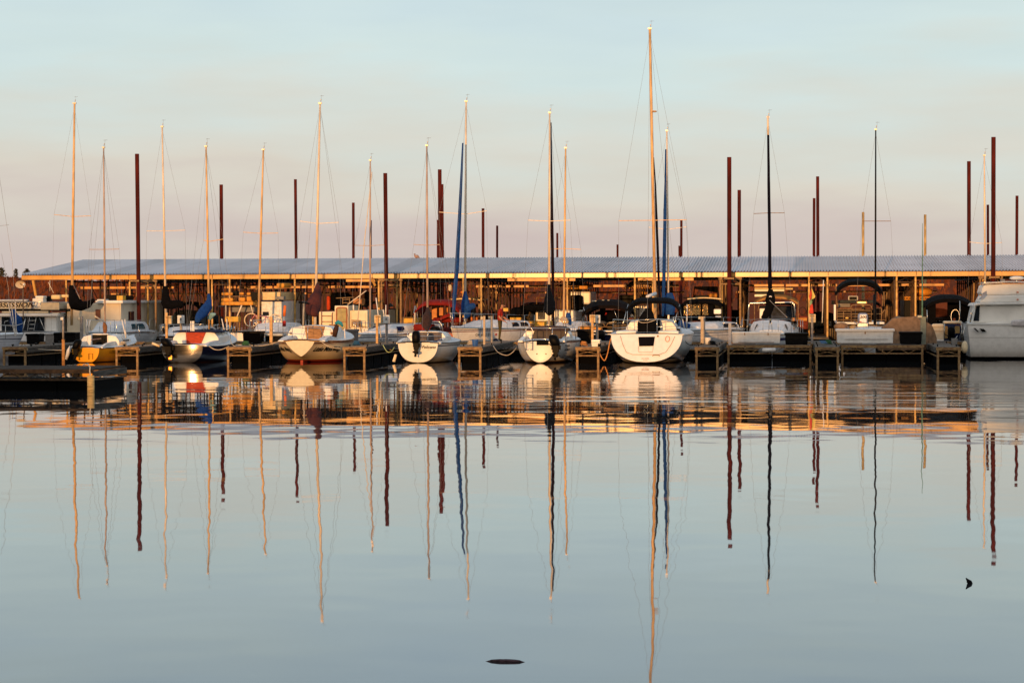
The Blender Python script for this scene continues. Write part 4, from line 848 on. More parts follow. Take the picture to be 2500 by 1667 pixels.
# 5 bow-on white boat with blue furled jib
t, h = bow_out('white sailboat seen bow first with blue furled jib and blue sail cover', Z4(985, 0)[0], 92.6, 7.4, 1.3, 1.10, 1.22, band_mat('white_hull_red_line', (.70, .70, .70), [(1.00, 1.035, (.16, .03, .03)), (1.07, 1.10, (.05, .02, .05)), (-.5, .05, (.02, .02, .03))], .3, var=.05), rz=R(-17), bow=.55)
cabin(t, [(.9, .98, 1.10, .36, 0), (3.6, .92, 1.12, .38, 0), (4.4, .85, 1.12, .26, 0), (5.8, .45, 1.18, .06, 0)], GELW); side_window(t, 1.2, 2.0, .98, .96, 1.12, .37, .2, .7); side_window(t, 2.2, 2.9, .96, .94, 1.12, .37, .2, .7)
h.letter(t, 'registration', 'OK 6072 DA', .17, 5.55, .86, -1, INK); h.letter(t, 'sticker', '#', .16, 4.85, .84, -1, REDP, 0, .02)
pulpit(t, h, .62)
mast(t, (1138, 248), Z4(1152, 960), 96.4, 6, MASTW, [((1072, 518), (1188, 515), 523)], half=1.1, bow=W(*Z4(990, 1040), 92.6))
pod(t, 'furled_jib', [(1130, 350, 2.2), (1127, 420, 3.2), (1122, 530, 4.6), (1115, 660, 5.6), (1110, 720, 5.6), (1106, 780, 3.4)], lambda q: 95.8 - 1.6 * q, BLUE, jit=.05, flat=1)
pod(t, 'sail_cover', zp(Z4, (1155, 545, 16), (1155, 600, 30), (1158, 680, 52), (1165, 760, 62), (1175, 820, 48), (1165, 868, 18)), 96.2, BLUE, flat=.8)
pod(t, 'sail_cover_tail', zp(Z4, (1170, 760, 40), (1215, 730, 40), (1255, 715, 34), (1275, 705, 18)), 96.0, BLUE, flat=.8)
MB().pbox(Z4(1135, 870), Z4(1163, 965), 96.5, .15).build('mast_step', GEL, t)
MB().ball(P(Z4(992, 980), 92.9), .10, .12, .12).build('anchor_light', DARK, t, True, True)
c = P(Z4(1518, 1150), 94.6); MB().ball(c, .13, .05, .17).build('porthole', NAVY, t, True, True)
# 6 mast right of white ladder boat
t, h = bow_out('sailboat with rolled blue sail, half hidden right of the boat with a swim ladder', Z5(870, 0)[0], 93.2, 7.2, 1.2, .98, 1.04, WB)
cabin(t, [(1.4, .9, .98, .42, 0), (4.2, .8, 1.0, .42, 0), (5.4, .5, 1.02, .1, 0)], GELW); pulpit(t, h, .55)
mast(t, (1381, 362), Z5(864, 975), 96.5, 5.4, MASTG, [((1340, 608), (1418, 609), 607)], half=1.0)
pod(t, 'sail_roll', zp(Z5, (920, 800, 24), (920, 850, 36), (935, 900, 24), (940, 960, 14)), 95.6, BLUE, flat=.8)
pod(t, 'sail_bag', zp(Z5, (830, 860, 22), (870, 890, 44), (905, 900, 34), (920, 895, 14)), 95.5, mat('cream_bag', (.60, .42, .22), .8), flat=.8)
# 7 boat right of the broad stern, blue furled headsail
t, h = bow_out('white sailboat with blue furled headsail and blue boom bag, behind the broad white stern', Z6(960, 0)[0], 92.8, 7.6, 1.3, 1.04, 1.10, band_mat('white_hull_two_lines', (.70, .70, .70), [(.92, .95, (.03, .03, .06)), (.80, .82, (.1, .1, .12)), (-.5, .05, (.02, .02, .03))], .3, var=.05), rz=R(-15), bow=.5)
cabin(t, [(.9, .98, 1.04, .34, 0), (4.0, .92, 1.05, .34, 0), (5.6, .5, 1.1, .14, 0)], GELW); side_window(t, 1.2, 3.2, .98, .93, 1.05, .34); pulpit(t, h, .55)
mast(t, (1628, 320), Z6(892, 870), 96.4, 5, MASTW, [((1584, 555), (1676, 554), 560)], half=1.0)
pod(t, 'furled_headsail', [(1625.5, 365, 1.8), (1625, 430, 2.6), (1623.5, 520, 3.8), (1622, 620, 4.2), (1620.5, 700, 4.2), (1618, 772, 3.2)], 95.6, BLUE, jit=.08, flat=1)
pod(t, 'boom_bag', zp(Z6, (905, 562, 34), (905, 620, 58), (905, 700, 66), (905, 770, 66), (905, 825, 54)), 96.2, BLUE, flat=.6)
MB().pbox(Z6(882, 828), Z6(902, 880), 96.2, .12).build('mast_step', GEL, t)
pod(t, 'blue_cloth', zp(Z6, (1010, 915, 34), (1080, 950, 40), (1150, 970, 30)), 94.5, BLUE, flat=.6)
wires(t, 'guide_pole', [[(Z6(1112, 1010), 93), (Z6(1115, 700), 93)], [(Z6(1090, 1010), 93), (Z6(1060, 880), 93)]], .02, PVC, 6)
# 8 boat behind the first white dock box
t, h = bow_out('white sailboat with blue stripe and dark furled mast, behind the shorter white dock box', Z7(690, 0)[0], 88.2, 7.6, 1.35, .92, 1.0, band_mat('white_hull_blue_lines', (.68, .69, .70), [(.70, .82, (.02, .025, .10)), (-.5, .05, (.02, .02, .03))], .3, var=.05), bow=.5)
cabin(t, [(1.0, 1.0, .92, .55, 0), (4.0, .95, .94, .58, 0), (6.0, .55, .98, .16, 0)], GELW); side_window(t, 2.2, 5.2, 1.0, .70, .94, .54, .3, .8)
MB().loft([ring(y, w_, .99, .26) for y, w_ in ((4.7, .34), (5.4, .34))]).build('hatch_cover', NAVY, t, False)
pulpit(t, h, .6, .74)
mast(t, (1875, 287), Z7(688, 985), 91.2, 5.6, MASTD, [(D(1731, 491), D(1802, 489), 520)], half=1.0)
wires(t, 'mast_tip', [[((1874.5, 283), 91.1), ((1875.5, 340), 91.1)]], .045, MASTW, 8)
pod(t, 'furled_mainsail', [(1875.5, 330, 2.8), (1877, 450, 3.4), (1878.5, 560, 3.8), (1879.5, 640, 4.2), (1880, 705, 5.2)], 91.0, mat('dark_navy_sail', (.014, .012, .030), .8), jit=.16, flat=1, n=9)
pod(t, 'sail_cover', zp(Z7, (690, 520, 24), (692, 580, 46), (690, 640, 60), (690, 700, 58), (680, 740, 48)), 90.8, BLK, flat=.8)
pod(t, 'sail_cover_foot', zp(Z7, (690, 730, 46), (660, 790, 50), (625, 840, 40), (585, 865, 16)), 90.4, BLK, flat=.8)
pod(t, 'cover_mark', zp(Z7, (675, 610, 7), (690, 603, 8), (706, 612, 6)), 90.45, PVC, flat=.4, n=6)
wires(t, 'boom_strap', [[(Z7(680, 650), 90.4), (Z7(745, 715), 90.2), (Z7(890, 855), 89.5)]], .014, WIRE)
# 9 boat behind the second white dock box
t, h = bow_out('small white sailboat with slender black mast, behind the longer white dock box', Z8(650, 0)[0], 88.6, 6.6, 1.15, .80, .86, WB, bow=.5)
cabin(t, [(1.0, .85, .82, .40, 0), (3.6, .8, .84, .40, 0), (4.8, .5, .86, .1, 0)], GELW); pulpit(t, h, .42, .74)
mast(t, (2138, 317), Z8(645, 915), 91.5, 4.4, MASTD, [(D(1980, 508), D(2046, 508), 540)], half=.9)
wires(t, 'furled_boom', [[(Z8(635, 560), 91.3), (Z8(632, 700), 91.2), (Z8(640, 900), 91)]], .06, MASTD, 8)
# 10 mast over the cruiser
t, h = bow_out('white sailboat hidden behind the big white cruiser with only its thin mast showing', 2440, 96.5, 6.5, 1.1, .9, .95, WB)
cabin(t, [(1.0, .85, .9, .4, 0), (3.6, .8, .9, .4, 0), (4.8, .5, .92, .1, 0)], GELW)
mast(t, (2403, 380), (2405, 690), 99.5, 4.6, MASTW, [((2367, 591), (2446, 592), 595)], half=.8)
# green whip pole right of the second box
t = thing('whip_antenna', 'tall thin green whip pole rising beside the tan covered boat', 'antenna', P(Z8(1183, 870), 86.4))
MB().tube([P(Z8(1183, 880), 86.4), P(Z8(1184, 500), 86.4), P(Z8(1185, 0), 86.4), (W(2252, 545, 86.4))], [.032, .028, .014, .008], n=8).build('pole', mat('green_whip', (.09, .20, .15), .5, var=.2), t)

# ================================================================== motor boats and houseboats
def mk(x0, y0, k): return lambda x, y: (x0 + x * k, y0 + y * k)
Za, Zb, Zc, Zd, Ze, Zf, Zg, Zh = mk(0, 680, .1403), mk(540, 660, .1148), mk(760, 660, .1148), mk(980, 680, .1190), mk(1370, 680, .1148), mk(1620, 660, .1212), mk(2020, 660, .1211), mk(2240, 660, .1658)
def bx(t, name, m, fn, *q, bevel=.015, label=None):     # q: (x0,y0,x1,y1,Y,depth) pixel boxes merged into one part
    for x0, y0, x1, y1, Y, d in q: o = MB().pbox(fn(x0, y0), fn(x1, y1), Y, d).build(name, m, t, bevel=bevel, label=label)
    return o
def boat_at(name, label, cat, u, Y, group=None, v=850): return thing(name, label, cat, (PX(u, Y, v), Y, 0), group=group)
def simple_hull(t, u0, u1, Y, L, z, m, face=1, rub=STEEL, dm=None, v=840, keel=-.2):
    """stern (face 1) or bow (face -1) towards the camera, between pixel columns u0..u1"""
    x0, x1 = PX(u0, Y, v), PX(u1, Y, v); hb = (x1 - x0) / 2
    tt = thing('tmp', '', '', ((x0 + x1) / 2, Y if face == 1 else Y + L, 0), 0 if face == 1 else math.pi)
    h = Hull(L, [hb * .95, hb, hb, hb * .92, hb * .6, .05], [z, z, z, z * 1.05, z * 1.12, z * 1.2], [keel, keel, keel, keel, keel, -.05], [3, 3, 2.6, 2.2, 1.7, 1.3], 0, .5)
    n0 = len(COL.objects); h.build(tt, m, dm or GELW, rub=rub)
    Mx = tt.matrix_basis.copy(); inv = t.matrix_basis.inverted()
    for o in [c for c in bpy.data.objects if c.parent == tt]:
        for vtx in o.data.vertices: vtx.co = inv @ (Mx @ vtx.co)
        o.parent = t
    bpy.data.objects.remove(tt); return h
def rails(t, name, m, r, Y, fn, lines):
    return wires(t, name, [[(fn(*p), Y) for p in l] for l in lines], r, m)
GOLDB = mat('warm_cream_gel', (.66, .50, .26), .4, var=.08)
ORNS = mat('orange_vinyl_seat', (.62, .27, .035), .5, var=.15)
CRMB = mat('cream_canvas_band', (.50, .44, .32), .7, var=.06)
# ---- cruiser with name band
t = boat_at('cabin_cruiser', 'white flybridge cruiser with big lettering on its cream bridge band, far left', 'motor boat', 80, 96.5, 'motor boats')
simple_hull(t, -90, 147, 96.5, 9, .95, WB)
bx(t, 'cabin', GEL, Za, (-500, 650, 1000, 930, 97, 6), (420, 922, 752, 972, 96.8, .5), bevel=.06)
bx(t, 'cabin_roof', GEL, Za, (-500, 612, 1010, 662, 96.7, 6.6), bevel=.05)
bx(t, 'window', GLASS, Za, (25, 668, 470, 912, 96.94, .05)); bx(t, 'window', GLASS, Za, (475, 668, 770, 912, 96.94, .05))
bx(t, 'bridge_deck', DARK, Za, (-500, 530, 1160, 566, 97.0, 5)); bx(t, 'deck_edge', CRMB, Za, (30, 568, 840, 604, 96.95, .3), (905, 592, 1030, 620, 96.95, .3))
b = bx(t, 'name_band', CRMB, Za, (-500, 416, 540, 526, 96.9, .06)); bx(t, 'bridge_band', CRMB, Za, (705, 420, 1030, 545, 96.9, 3))
vs, fs = text_mesh('OBSESSION', .30, .30, .004, 1.42); c = P(Za(205, 462), 96.88); MB().add([c + Vector((p.x, 0, p.y)) for p in vs], fs).build('lettering', INK, b)
vs, fs = text_mesh('-- ------ --', .12, .30); c = P(Za(350, 500), 96.88); MB().add([c + Vector((p.x, 0, p.y)) for p in vs], fs).build('home_port', INK, b)
bx(t, 'bridge_console', GEL, Za, (560, 345, 750, 560, 97.2, .5), (610, 302, 755, 345, 97.2, .5), bevel=.04); bx(t, 'console_base', NAVY, Za, (545, 560, 700, 600, 97.1, .5))
bx(t, 'helm_seat', GOLDB, Za, (885, 285, 1040, 360, 98, .5), (1060, 280, 1195, 330, 98.2, .4), bevel=.05); bx(t, 'dark_seat', DARK, Za, (775, 305, 860, 400, 98, .5), bevel=.05)
bx(t, 'rolled_awning', ALU, Za, (-500, 366, 480, 402, 97.4, .3), bevel=.05)
rails(t, 'bridge_rail', STEEL, .014, 96.85, Za, [[(0, 404), (1180, 408)], [(545, 510), (700, 480), (705, 420)], [(590, 520), (590, 390)]])
lad = [[(478, 905), (525, 615)], [(590, 905), (640, 615)]] + [[(478 + 47 * q, 905 - 290 * q), (590 + 50 * q, 905 - 290 * q)] for q in (.12, .37, .6)]
rails(t, 'ladder', STEEL, .014, 96.8, Za, lad)
rails(t, 'support', STEEL, .016, 96.75, Za, [[(690, 680), (780, 910)], [(440, 690), (390, 900)]])
bx(t, 'side_curtain', GEL, Za, (800, 668, 985, 915, 96.93, .05))
rails(t, 'outrigger', MASTW, .016, 98.3, Za, [[(868, 30), (868, 215)], [(840, 65), (935, 255)]])
t2 = thing('satellite_dish', 'cream satellite dish on a dark pole above the name band cruiser', 'satellite dish', P(Za(400, 900), 96.4))
c = P(Za(355, 105), 96.4)
rr = []
for q, d in ((1, 0), (.7, .07), (.35, .11), (.02, .125)): rr.append([c + Vector((.215 * q * math.cos(a) * 1.08, d + .05 * math.cos(a), .18 * q * math.sin(a))) for a in [2 * math.pi * k / 20 for k in range(20)]])
mb = MB(); mb.loft(rr, False, True); mb.loft([[p + Vector((0, .02, 0)) for p in r] for r in rr], False, True); mb.build('dish', mat('dish_cream', (.55, .45, .32), .6), t2)
MB().ball(P(Za(415, 105), 96.15), .05, .08, .06).build('receiver', GEL, t2, True, True); MB().tube([P(Za(345, 85), 96.2), P(Za(410, 130), 96.2), P(Za(400, 180), 96.45)], .014).build('feed_arm', DARK, t2)
MB().tube([P(Za(402, 150), 96.5), P(Za(404, 700), 96.5)], .03).build('pole', mat('brown_pole', (.12, .09, .07), .5), t2)

# ---- left houseboat
t = boat_at('houseboat', 'plain white box houseboat glowing gold at its top, behind the boot-shaped sail cover', 'houseboat', 240, 97.5, 'houseboats')
bx(t, 'hull', WB, Z1, (790, 1060, 1450, 1320, 97.3, 8)); bx(t, 'wall', mat('cream_wall', (.72, .62, .46), .6, var=.06, scale=1.2), Z1, (800, 690, 1450, 1085, 97.5, 7.5))
bx(t, 'roof', GEL, Z1, (1140, 655, 1470, 688, 97.2, 8), bevel=.03)
bx(t, 'roof_box', DARK, Z1, (1270, 588, 1390, 655, 99, 1), (1470, 595, 1520, 652, 99, 1)); bx(t, 'roof_crate', YEL, Z1, (1395, 597, 1468, 652, 98.5, .8)); bx(t, 'roof_vent', GEL, Z1, (1160, 640, 1260, 655, 98, .5))
bx(t, 'hatch_board', mat('red_brown_board', (.18, .07, .04), .6), Z1, (1140, 762, 1200, 885, 97.44, .05))
x = PX(Z1(1450, 0)[0], 97.5); MB().box(x - .02, x + .03, 98.6, 99.4, 1.0, 1.9).build('window', GLASS, t)

# ---- tower boat with orange seats
t = boat_at('flybridge_boat', 'open flybridge boat with orange seats on its raised deck, behind the navy sailboat', 'motor boat', 575, 97.5, 'motor boats')
simple_hull(t, 530, 625, 97.5, 8, .9, WB)
bx(t, 'flybridge_deck', ORNS, Zb, (-10, 668, 680, 742, 97.8, 3.5), bevel=.05)
for a in ((5, 470, 242, 530), (378, 468, 476, 522), (538, 470, 624, 526)): bx(t, 'seat_back', ORNS, Zb, (*a, 98.2, .12), bevel=.04)
for a in ((0, 588, 246, 662), (368, 578, 505, 660), (538, 558, 662, 662)): bx(t, 'seat', ORNS, Zb, (*a, 98.0, .5), bevel=.04)
bx(t, 'bridge_box', DARK, Zb, (630, 458, 750, 640, 98, .6), (245, 440, 340, 540, 98.6, .4)); rails(t, 'seat_rail', GALV, .018, 98.1, Zb, [[(0, 560), (660, 545)], [(430, 520), (425, 580)], [(570, 525), (570, 560)], [(60, 530), (66, 590)]])
rails(t, 'support', MASTW, .028, 97.7, Zb, [[(430, 742), (290, 1110)], [(630, 742), (680, 930)], [(100, 742), (100, 1000)], [(440, 742), (380, 900)]])
bx(t, 'cabin', GREY, Zb, (220, 780, 700, 885, 98.5, 3)); bx(t, 'windscreen', GLASS, Zb, (-60, 750, 690, 780, 98.4, .2))
bx(t, 'yellow_locker', YEL, Zb, (80, 985, 366, 1096, 97.3, .5), bevel=.03)
rails(t, 'rail', GALV, .016, 97.2, Zb, [[(10, 1030), (70, 1400)], [(120, 1000), (125, 1400)], [(275, 1110), (245, 1340)], [(330, 1110), (290, 1340)], [(350, 1100), (355, 1310)]])
# ---- boat with lapped white siding
t = boat_at('houseboat', 'houseboat with lapped white siding and dark trim, behind the bicycle', 'houseboat', 662, 98.6, 'houseboats')
bx(t, 'hull', WB, Zb, (840, 1250, 1300, 1560, 98.4, 7)); bx(t, 'wall', GEL, Zb, (860, 655, 1280, 1260, 98.6, 6.5))
sid = MB()
for y in range(670, 960, 36): sid.pbox(Zb(858, y), Zb(1282, y + 31), 98.57, .04)
sid.build('siding', mat('siding_white', (.70, .68, .62), .5), t, bevel=.004)
bx(t, 'upper_deckhouse', GOLDB, Zb, (860, 462, 1262, 632, 98.9, 5), bevel=.02); bx(t, 'trim', NAVY, Zb, (845, 632, 1290, 662, 98.5, .4))
bx(t, 'window', GLASS, Zb, (880, 880, 1010, 960, 98.54, .04)); bx(t, 'crate', GREY, Zb, (1145, 555, 1330, 620, 98.3, .4)); bx(t, 'gold_awning', ORNS, Zb, (1170, 270, 1340, 372, 99.5, 1.5), bevel=.08)
rails(t, 'roof_rail', GALV, .018, 98.6, Zb, [[(560, 395), (1345, 390)], [(860, 400), (860, 460)], [(1262, 395), (1262, 560)]])
t = thing('surfboard_rack', 'small red gas bottle with an orange tube above it, right of the bicycle', 'bottle', P(Zb(1335, 1190), 93.4))
MB().tube([P(Zb(1340, 1195), 93.4), P(Zb(1340, 1085), 93.4), P(Zb(1330, 1070), 93.4)], [.085, .085, .03], n=12).build('bottle_body', REDP, t, True, True); MB().tube([P(Zb(1330, 1070), 93.4), P(Zb(1325, 990), 93.4)], [.05, .05]).build('bottle_cap', GEL, t)
MB().tube([P(Zb(1340, 975), 93.4), P(Zb(1358, 745), 93.4)], [.07, .06], n=10).build('orange_tube', ORNG, t, True, True)
t.name = 'gas_bottle'

# ---- bicycle standing on the boat behind
Yb = 97.0; t = thing('bicycle', 'pink framed bicycle with pale rims standing on the cabin top behind the black dock box', 'bicycle', P(Zb(890, 1225), Yb))
def wheel(cx, cy, r):
    c = P(Zb(cx, cy), Yb); rad = r * .1148 * 98 / F; ring_ = [c + Vector((rad * math.cos(a), .04 * math.cos(a), rad * math.sin(a))) for a in [2 * math.pi * k / 28 for k in range(29)]]
    wl = MB().tube(ring_, .026, n=7).build('wheel', mat('pale_tyre', (.72, .56, .36), .5), t, True, True); sp = MB()
    for k in range(14):
        a = k * math.pi / 7 + .1; sp.tube([c, c + Vector((rad * math.cos(a), 0, rad * math.sin(a)))], .003, n=4)
    sp.tube([c - Vector((0, .05, 0)), c + Vector((0, .05, 0))], .035, n=8); sp.build('spokes', STEEL, wl); return c
A, B = wheel(638, 1058, 142), wheel(1145, 1085, 148); PINK = mat('pink_frame', (.55, .16, .20), .35, coat=.4)
q = lambda x, y: P(Zb(x, y), Yb); bb, sc, hd = q(900, 1200), q(960, 985), q(735, 955)
fr = MB()
for l in ([bb, sc], [bb, hd + Vector((.01, 0, -.05))], [sc, hd], [bb, B], [sc, B]): fr.tube(l, .020, n=7)
fr.build('frame', PINK, t, True, True); MB().tube([hd + Vector((-.01, 0, .05)), A], .018, n=6).build('fork', PINK, t, True, True)
MB().tube([hd, q(725, 905), q(690, 890)], .014).build('handlebar', DARK, t, True, True); MB().ball(sc + Vector((.01, 0, .1)), .13, .06, .035).build('saddle', DARK, t, True, True)
MB().tube([bb - Vector((0, .06, 0)), bb + Vector((0, .06, 0))], .09, n=14).build('chainring', GALV, t); MB().tube([bb, bb + Vector((.12, -.06, -.12))], .012).build('crank', DARK, t)

# ---- centre houseboat with arched door
HW = mat('yellowed_white_wall', (.76, .66, .47), .55, var=.05, scale=1.5)
t = boat_at('houseboat', 'white houseboat with a brown framed arched door and ladder, right of the maroon sail cover', 'houseboat', 835, 97.0, 'houseboats')
bx(t, 'hull', WB, Zc, (150, 1240, 1215, 1560, 96.8, 8)); bx(t, 'wall', HW, Zc, (165, 880, 500, 1300, 97, 7), (780, 852, 1195, 1300, 97.02, 7), bevel=.02)
bx(t, 'door_housing', HW, Zc, (496, 752, 788, 1300, 96.7, 2.2), bevel=.03)
def arch(x0, y0, x1, y1, r, Y, d, m, name):
    a, b = P(Zc(x0, y0), Y), P(Zc(x1, y1), Y); rr = r * .1148 * 98 / F; poly = [(a.x, b.z), (a.x, a.z - rr)]
    poly += [(a.x + rr - rr * math.cos(k * math.pi / 10), a.z - rr + rr * math.sin(k * math.pi / 10)) for k in range(1, 6)]
    poly += [(b.x - rr + rr * math.sin(k * math.pi / 10), a.z - rr + rr * math.cos(k * math.pi / 10)) for k in range(0, 6)] + [(b.x, b.z)]
    return MB().prism(poly[::-1], Y, Y + d).build(name, m, t)
arch(520, 778, 768, 1260, 60, 96.66, .05, mat('brown_door_frame', (.28, .10, .05), .5), 'door_frame'); arch(552, 806, 738, 1090, 30, 96.63, .05, mat('tan_door_pane', (.36, .30, .14), .12, var=.1), 'door_pane'); arch(552, 1105, 738, 1250, 8, 96.63, .05, mat('tan_door_pane', (.36, .30, .14), .12), 'door_panel')
bx(t, 'wall_panel', HW, Zc, (842, 900, 1150, 1180, 96.99, .04), bevel=.01)
rails(t, 'ladder', mat('copper_pipe', (.40, .18, .09), .4, .4), .020, 96.9, Zc, [[(215, 860), (215, 1300)], [(440, 1300), (440, 930), (455, 895)], [(215, 968), (418, 968)], [(215, 1088), (418, 1088)], [(215, 1210), (380, 1210)]])
rails(t, 'roof_rack', GALV, .022, 97.2, Zc, [[(525, 592), (910, 572)], [(668, 720), (668, 595)], [(815, 715), (815, 590)], [(668, 625), (815, 618)], [(668, 690), (815, 685)]]); rails(t, 'boat_hook', MASTW, .026, 96.9, Zc, [[(770, 732), (1172, 430)]])
bx(t, 'roof_chest', mat('varnished_chest', (.34, .12, .03), .35), Zc, (885, 600, 1072, 716, 97.6, .8), bevel=.03); rails(t, 'vent_pipe', PVC, .04, 97, Zc, [[(898, 855), (896, 735)]])
bx(t, 'wicker_chair', GALV, Zc, (855, 1075, 1010, 1180, 96.4, .4)); rails(t, 'porch_rail', BRWD, .018, 96.2, Zc, [[(835, 1235), (850, 1195), (1050, 1190), (1205, 1215)], [(1045, 1300), (1045, 1060), (850, 1060)], [(990, 1300), (990, 1190)]])
bx(t, 'table', BRWD, Zc, (370, 1150, 485, 1310, 96.3, .4))
t = boat_at('covered_boat', 'dark covered boat with a red end behind the arched door houseboat', 'motor boat', 825, 103, 'motor boats')
simple_hull(t, 790, 900, 103, 7, 1.0, band_mat('dark_brown_hull', (.04, .02, .012), [], .4)); bx(t, 'cover', BLK, Zc, (395, 470, 640, 860, 103, 5), bevel=.15); bx(t, 'red_panel', mat('orange_red_vinyl', (.60, .07, .02), .5), Zc, (318, 545, 395, 850, 102.9, 1.2), bevel=.12); bx(t, 'brown_panel', BROWN, Zc, (560, 450, 1130, 720, 105, 2))
bx(t, 'dark_cover', mat('grey_cover', (.07, .06, .06), .8), Zc, (1240, 820, 1560, 1200, 101.2, 4), bevel=.2)

# ---- red canopy boat
t = boat_at('runabout', 'runabout with a bright red arched canopy, behind the brown sail cover', 'motor boat', 1065, 95.2, 'motor boats')
simple_hull(t, 1005, 1122, 95.2, 6.5, .95, band_mat('red_hull', (.25, .014, .01), [], .35), dm=RED)
x0, x1 = PX(Zd(268, 0)[0], 96.5), PX(Zd(1222, 0)[0], 96.5); MB().canopy(x0, x1, 96.2, 98.4, PZ(Zd(0, 640)[1], 96.2), PZ(Zd(0, 420)[1], 96.2), .2, .08, 4).build('canopy', RED, t, smooth=True)
rails(t, 'canopy_frame', STEEL, .018, 96.4, Zd, [[(275, 560), (230, 950)], [(1205, 640), (1200, 900)], [(290, 560), (360, 950)]]); rails(t, 'bright_stanchion', MASTW, .03, 95.9, Zd, [[(276, 700), (276, 945)], [(1204, 690), (1204, 895)]])
bx(t, 'seat', RED, Zd, (240, 935, 620, 1070, 95.6, 1), (640, 800, 1220, 900, 97, 1.2), bevel=.08); MB().loft([[P(Zd(x, y), 96.6) for x, y in ((620, 870), (1000, 700), (1020, 760), (700, 900))], [P(Zd(x, y), 97.2) for x, y in ((620, 870), (1000, 700), (1020, 760), (700, 900))]]).build('side_curtain', RED, t)
bx(t, 'orange_curtain', mat('orange_vinyl', (.50, .17, .02), .4), Zd, (622, 500, 730, 840, 98.2, .06), (772, 500, 858, 760, 98.2, .06), (925, 515, 955, 700, 98.2, .06))
bx(t, 'dark_cover', DARK, Zd, (1000, 580, 1200, 800, 97.8, 1), bevel=.1)
rails(t, 'ski_arch', STEEL, .03, 94.6, Zd, [[(630, 885), (780, 885), (820, 940), (860, 1130)], [(770, 920), (800, 1120)]])
outboard(t, Zd(690, 0)[0], 94.4, 24, Zd(0, 985)[1], Zd(0, 1090)[1], Zd(0, 1250)[1], 0); bx(t, 'engine_badge', GEL, Zd, (600, 1130, 780, 1165, 94.0, .2))
t = boat_at('pontoon_boat', 'cream pontoon boat with plain side panel, left of the red canopy', 'motor boat', 1000, 100.5, 'motor boats')
simple_hull(t, 975, 1024, 100.5, 6, .8, WB); bx(t, 'side_panel', YEL, Zd, (20, 815, 360, 945, 100.6, 3)); rails(t, 'rail', GALV, .02, 100.5, Zd, [[(15, 800), (360, 800)], [(30, 800), (30, 1040)], [(190, 960), (190, 1040)]])
t = boat_at('hardtop_boat', 'boat with a thin gold edged hardtop behind the blue sail cover', 'motor boat', 1135, 103.5, 'motor boats')
simple_hull(t, 1095, 1180, 103.5, 7, 1.0, WB); x0, x1 = PX(Zd(950, 0)[0], 104), PX(Zd(1640, 0)[0], 104)
MB().canopy(x0, x1, 104, 107, PZ(Zd(0, 412)[1], 104), PZ(Zd(0, 376)[1], 104), .05, .07, 2.4).build('hardtop', GOLDB, t); rails(t, 'support', GALV, .025, 104, Zd, [[(1000, 400), (990, 800)], [(1620, 410), (1640, 800)], [(1640, 430), (1760, 690)]])
bx(t, 'seat', mat('orange_box', (.60, .17, .03), .5), Zd, (1420, 790, 1582, 872, 103.6, .6), (1210, 260, 1365, 300, 105, .6), bevel=.03); bx(t, 'dark_cabin', DARK, Zd, (1080, 590, 1400, 850, 105, 2)); bx(t, 'white_screen', GEL, Zd, (955, 120, 1030, 260, 105.5, .3), bevel=.08)
# ---- centre cruisers behind the ladder boat
t = boat_at('cabin_cruiser', 'cream cabin cruiser with dark side curtains under the roof, behind the rolled blue sail', 'motor boat', 1390, 103, 'motor boats')
simple_hull(t, Z5(480, 0)[0], Z5(1090, 0)[0], 103, 9, 1.1, WB); bx(t, 'cabin', GEL, Z5, (525, 770, 1000, 960, 103.4, 5), (930, 548, 1185, 700, 104.5, 3), bevel=.08); bx(t, 'window', GLASS, Z5, (552, 790, 640, 880, 103.36, .05))
bx(t, 'flybridge', ORNS, Z5, (880, 478, 1150, 520, 104, 2.5), bevel=.05); bx(t, 'side_curtain', BLK, Z5, (930, 590, 1080, 770, 103.9, 2), bevel=.12); rails(t, 'bridge_rail', GALV, .022, 103.3, Z5, [[(540, 620), (830, 620), (830, 780)], [(540, 620), (540, 700)], [(640, 620), (640, 700)], [(960, 620), (975, 620), (970, 740)]])
bx(t, 'red_stripe', REDP, Z5, (520, 748, 760, 766, 103.35, .2))
t = boat_at('covered_boat', 'boat under a black rounded cover beside the person in red', 'motor boat', Z5(310, 0)[0], 101.5, 'motor boats')
simple_hull(t, Z5(215, 0)[0], Z5(400, 0)[0], 101.5, 6, .9, GOLDB and WB); bx(t, 'cover', BLK, Z5, (222, 735, 360, 860, 101.5, 3), (385, 700, 640, 780, 101.8, 3), bevel=.18); bx(t, 'yellow_panel', YEL, Z5, (220, 858, 350, 975, 101.3, .4)); bx(t, 'crate', mat('yellow_box', (.70, .45, .10), .5), Z5, (140, 745, 200, 785, 101.8, .4))
t = boat_at('deck_boat', 'yellow sided deck boat directly behind the white boat with a swim ladder', 'motor boat', Z5(480, 0)[0], 98.6, 'motor boats')
simple_hull(t, Z5(315, 0)[0], Z5(640, 0)[0], 98.6, 6, .8, WB); bx(t, 'side_panel', YEL, Z5, (318, 908, 632, 1100, 98.7, 3.5), bevel=.03); rails(t, 'rail', GALV, .02, 98.6, Z5, [[(318, 905), (632, 905)]]); MB().ball(P(Z5(485, 945), 98.5), .12, .08, .08).build('horn', BRWD, t, True, True)
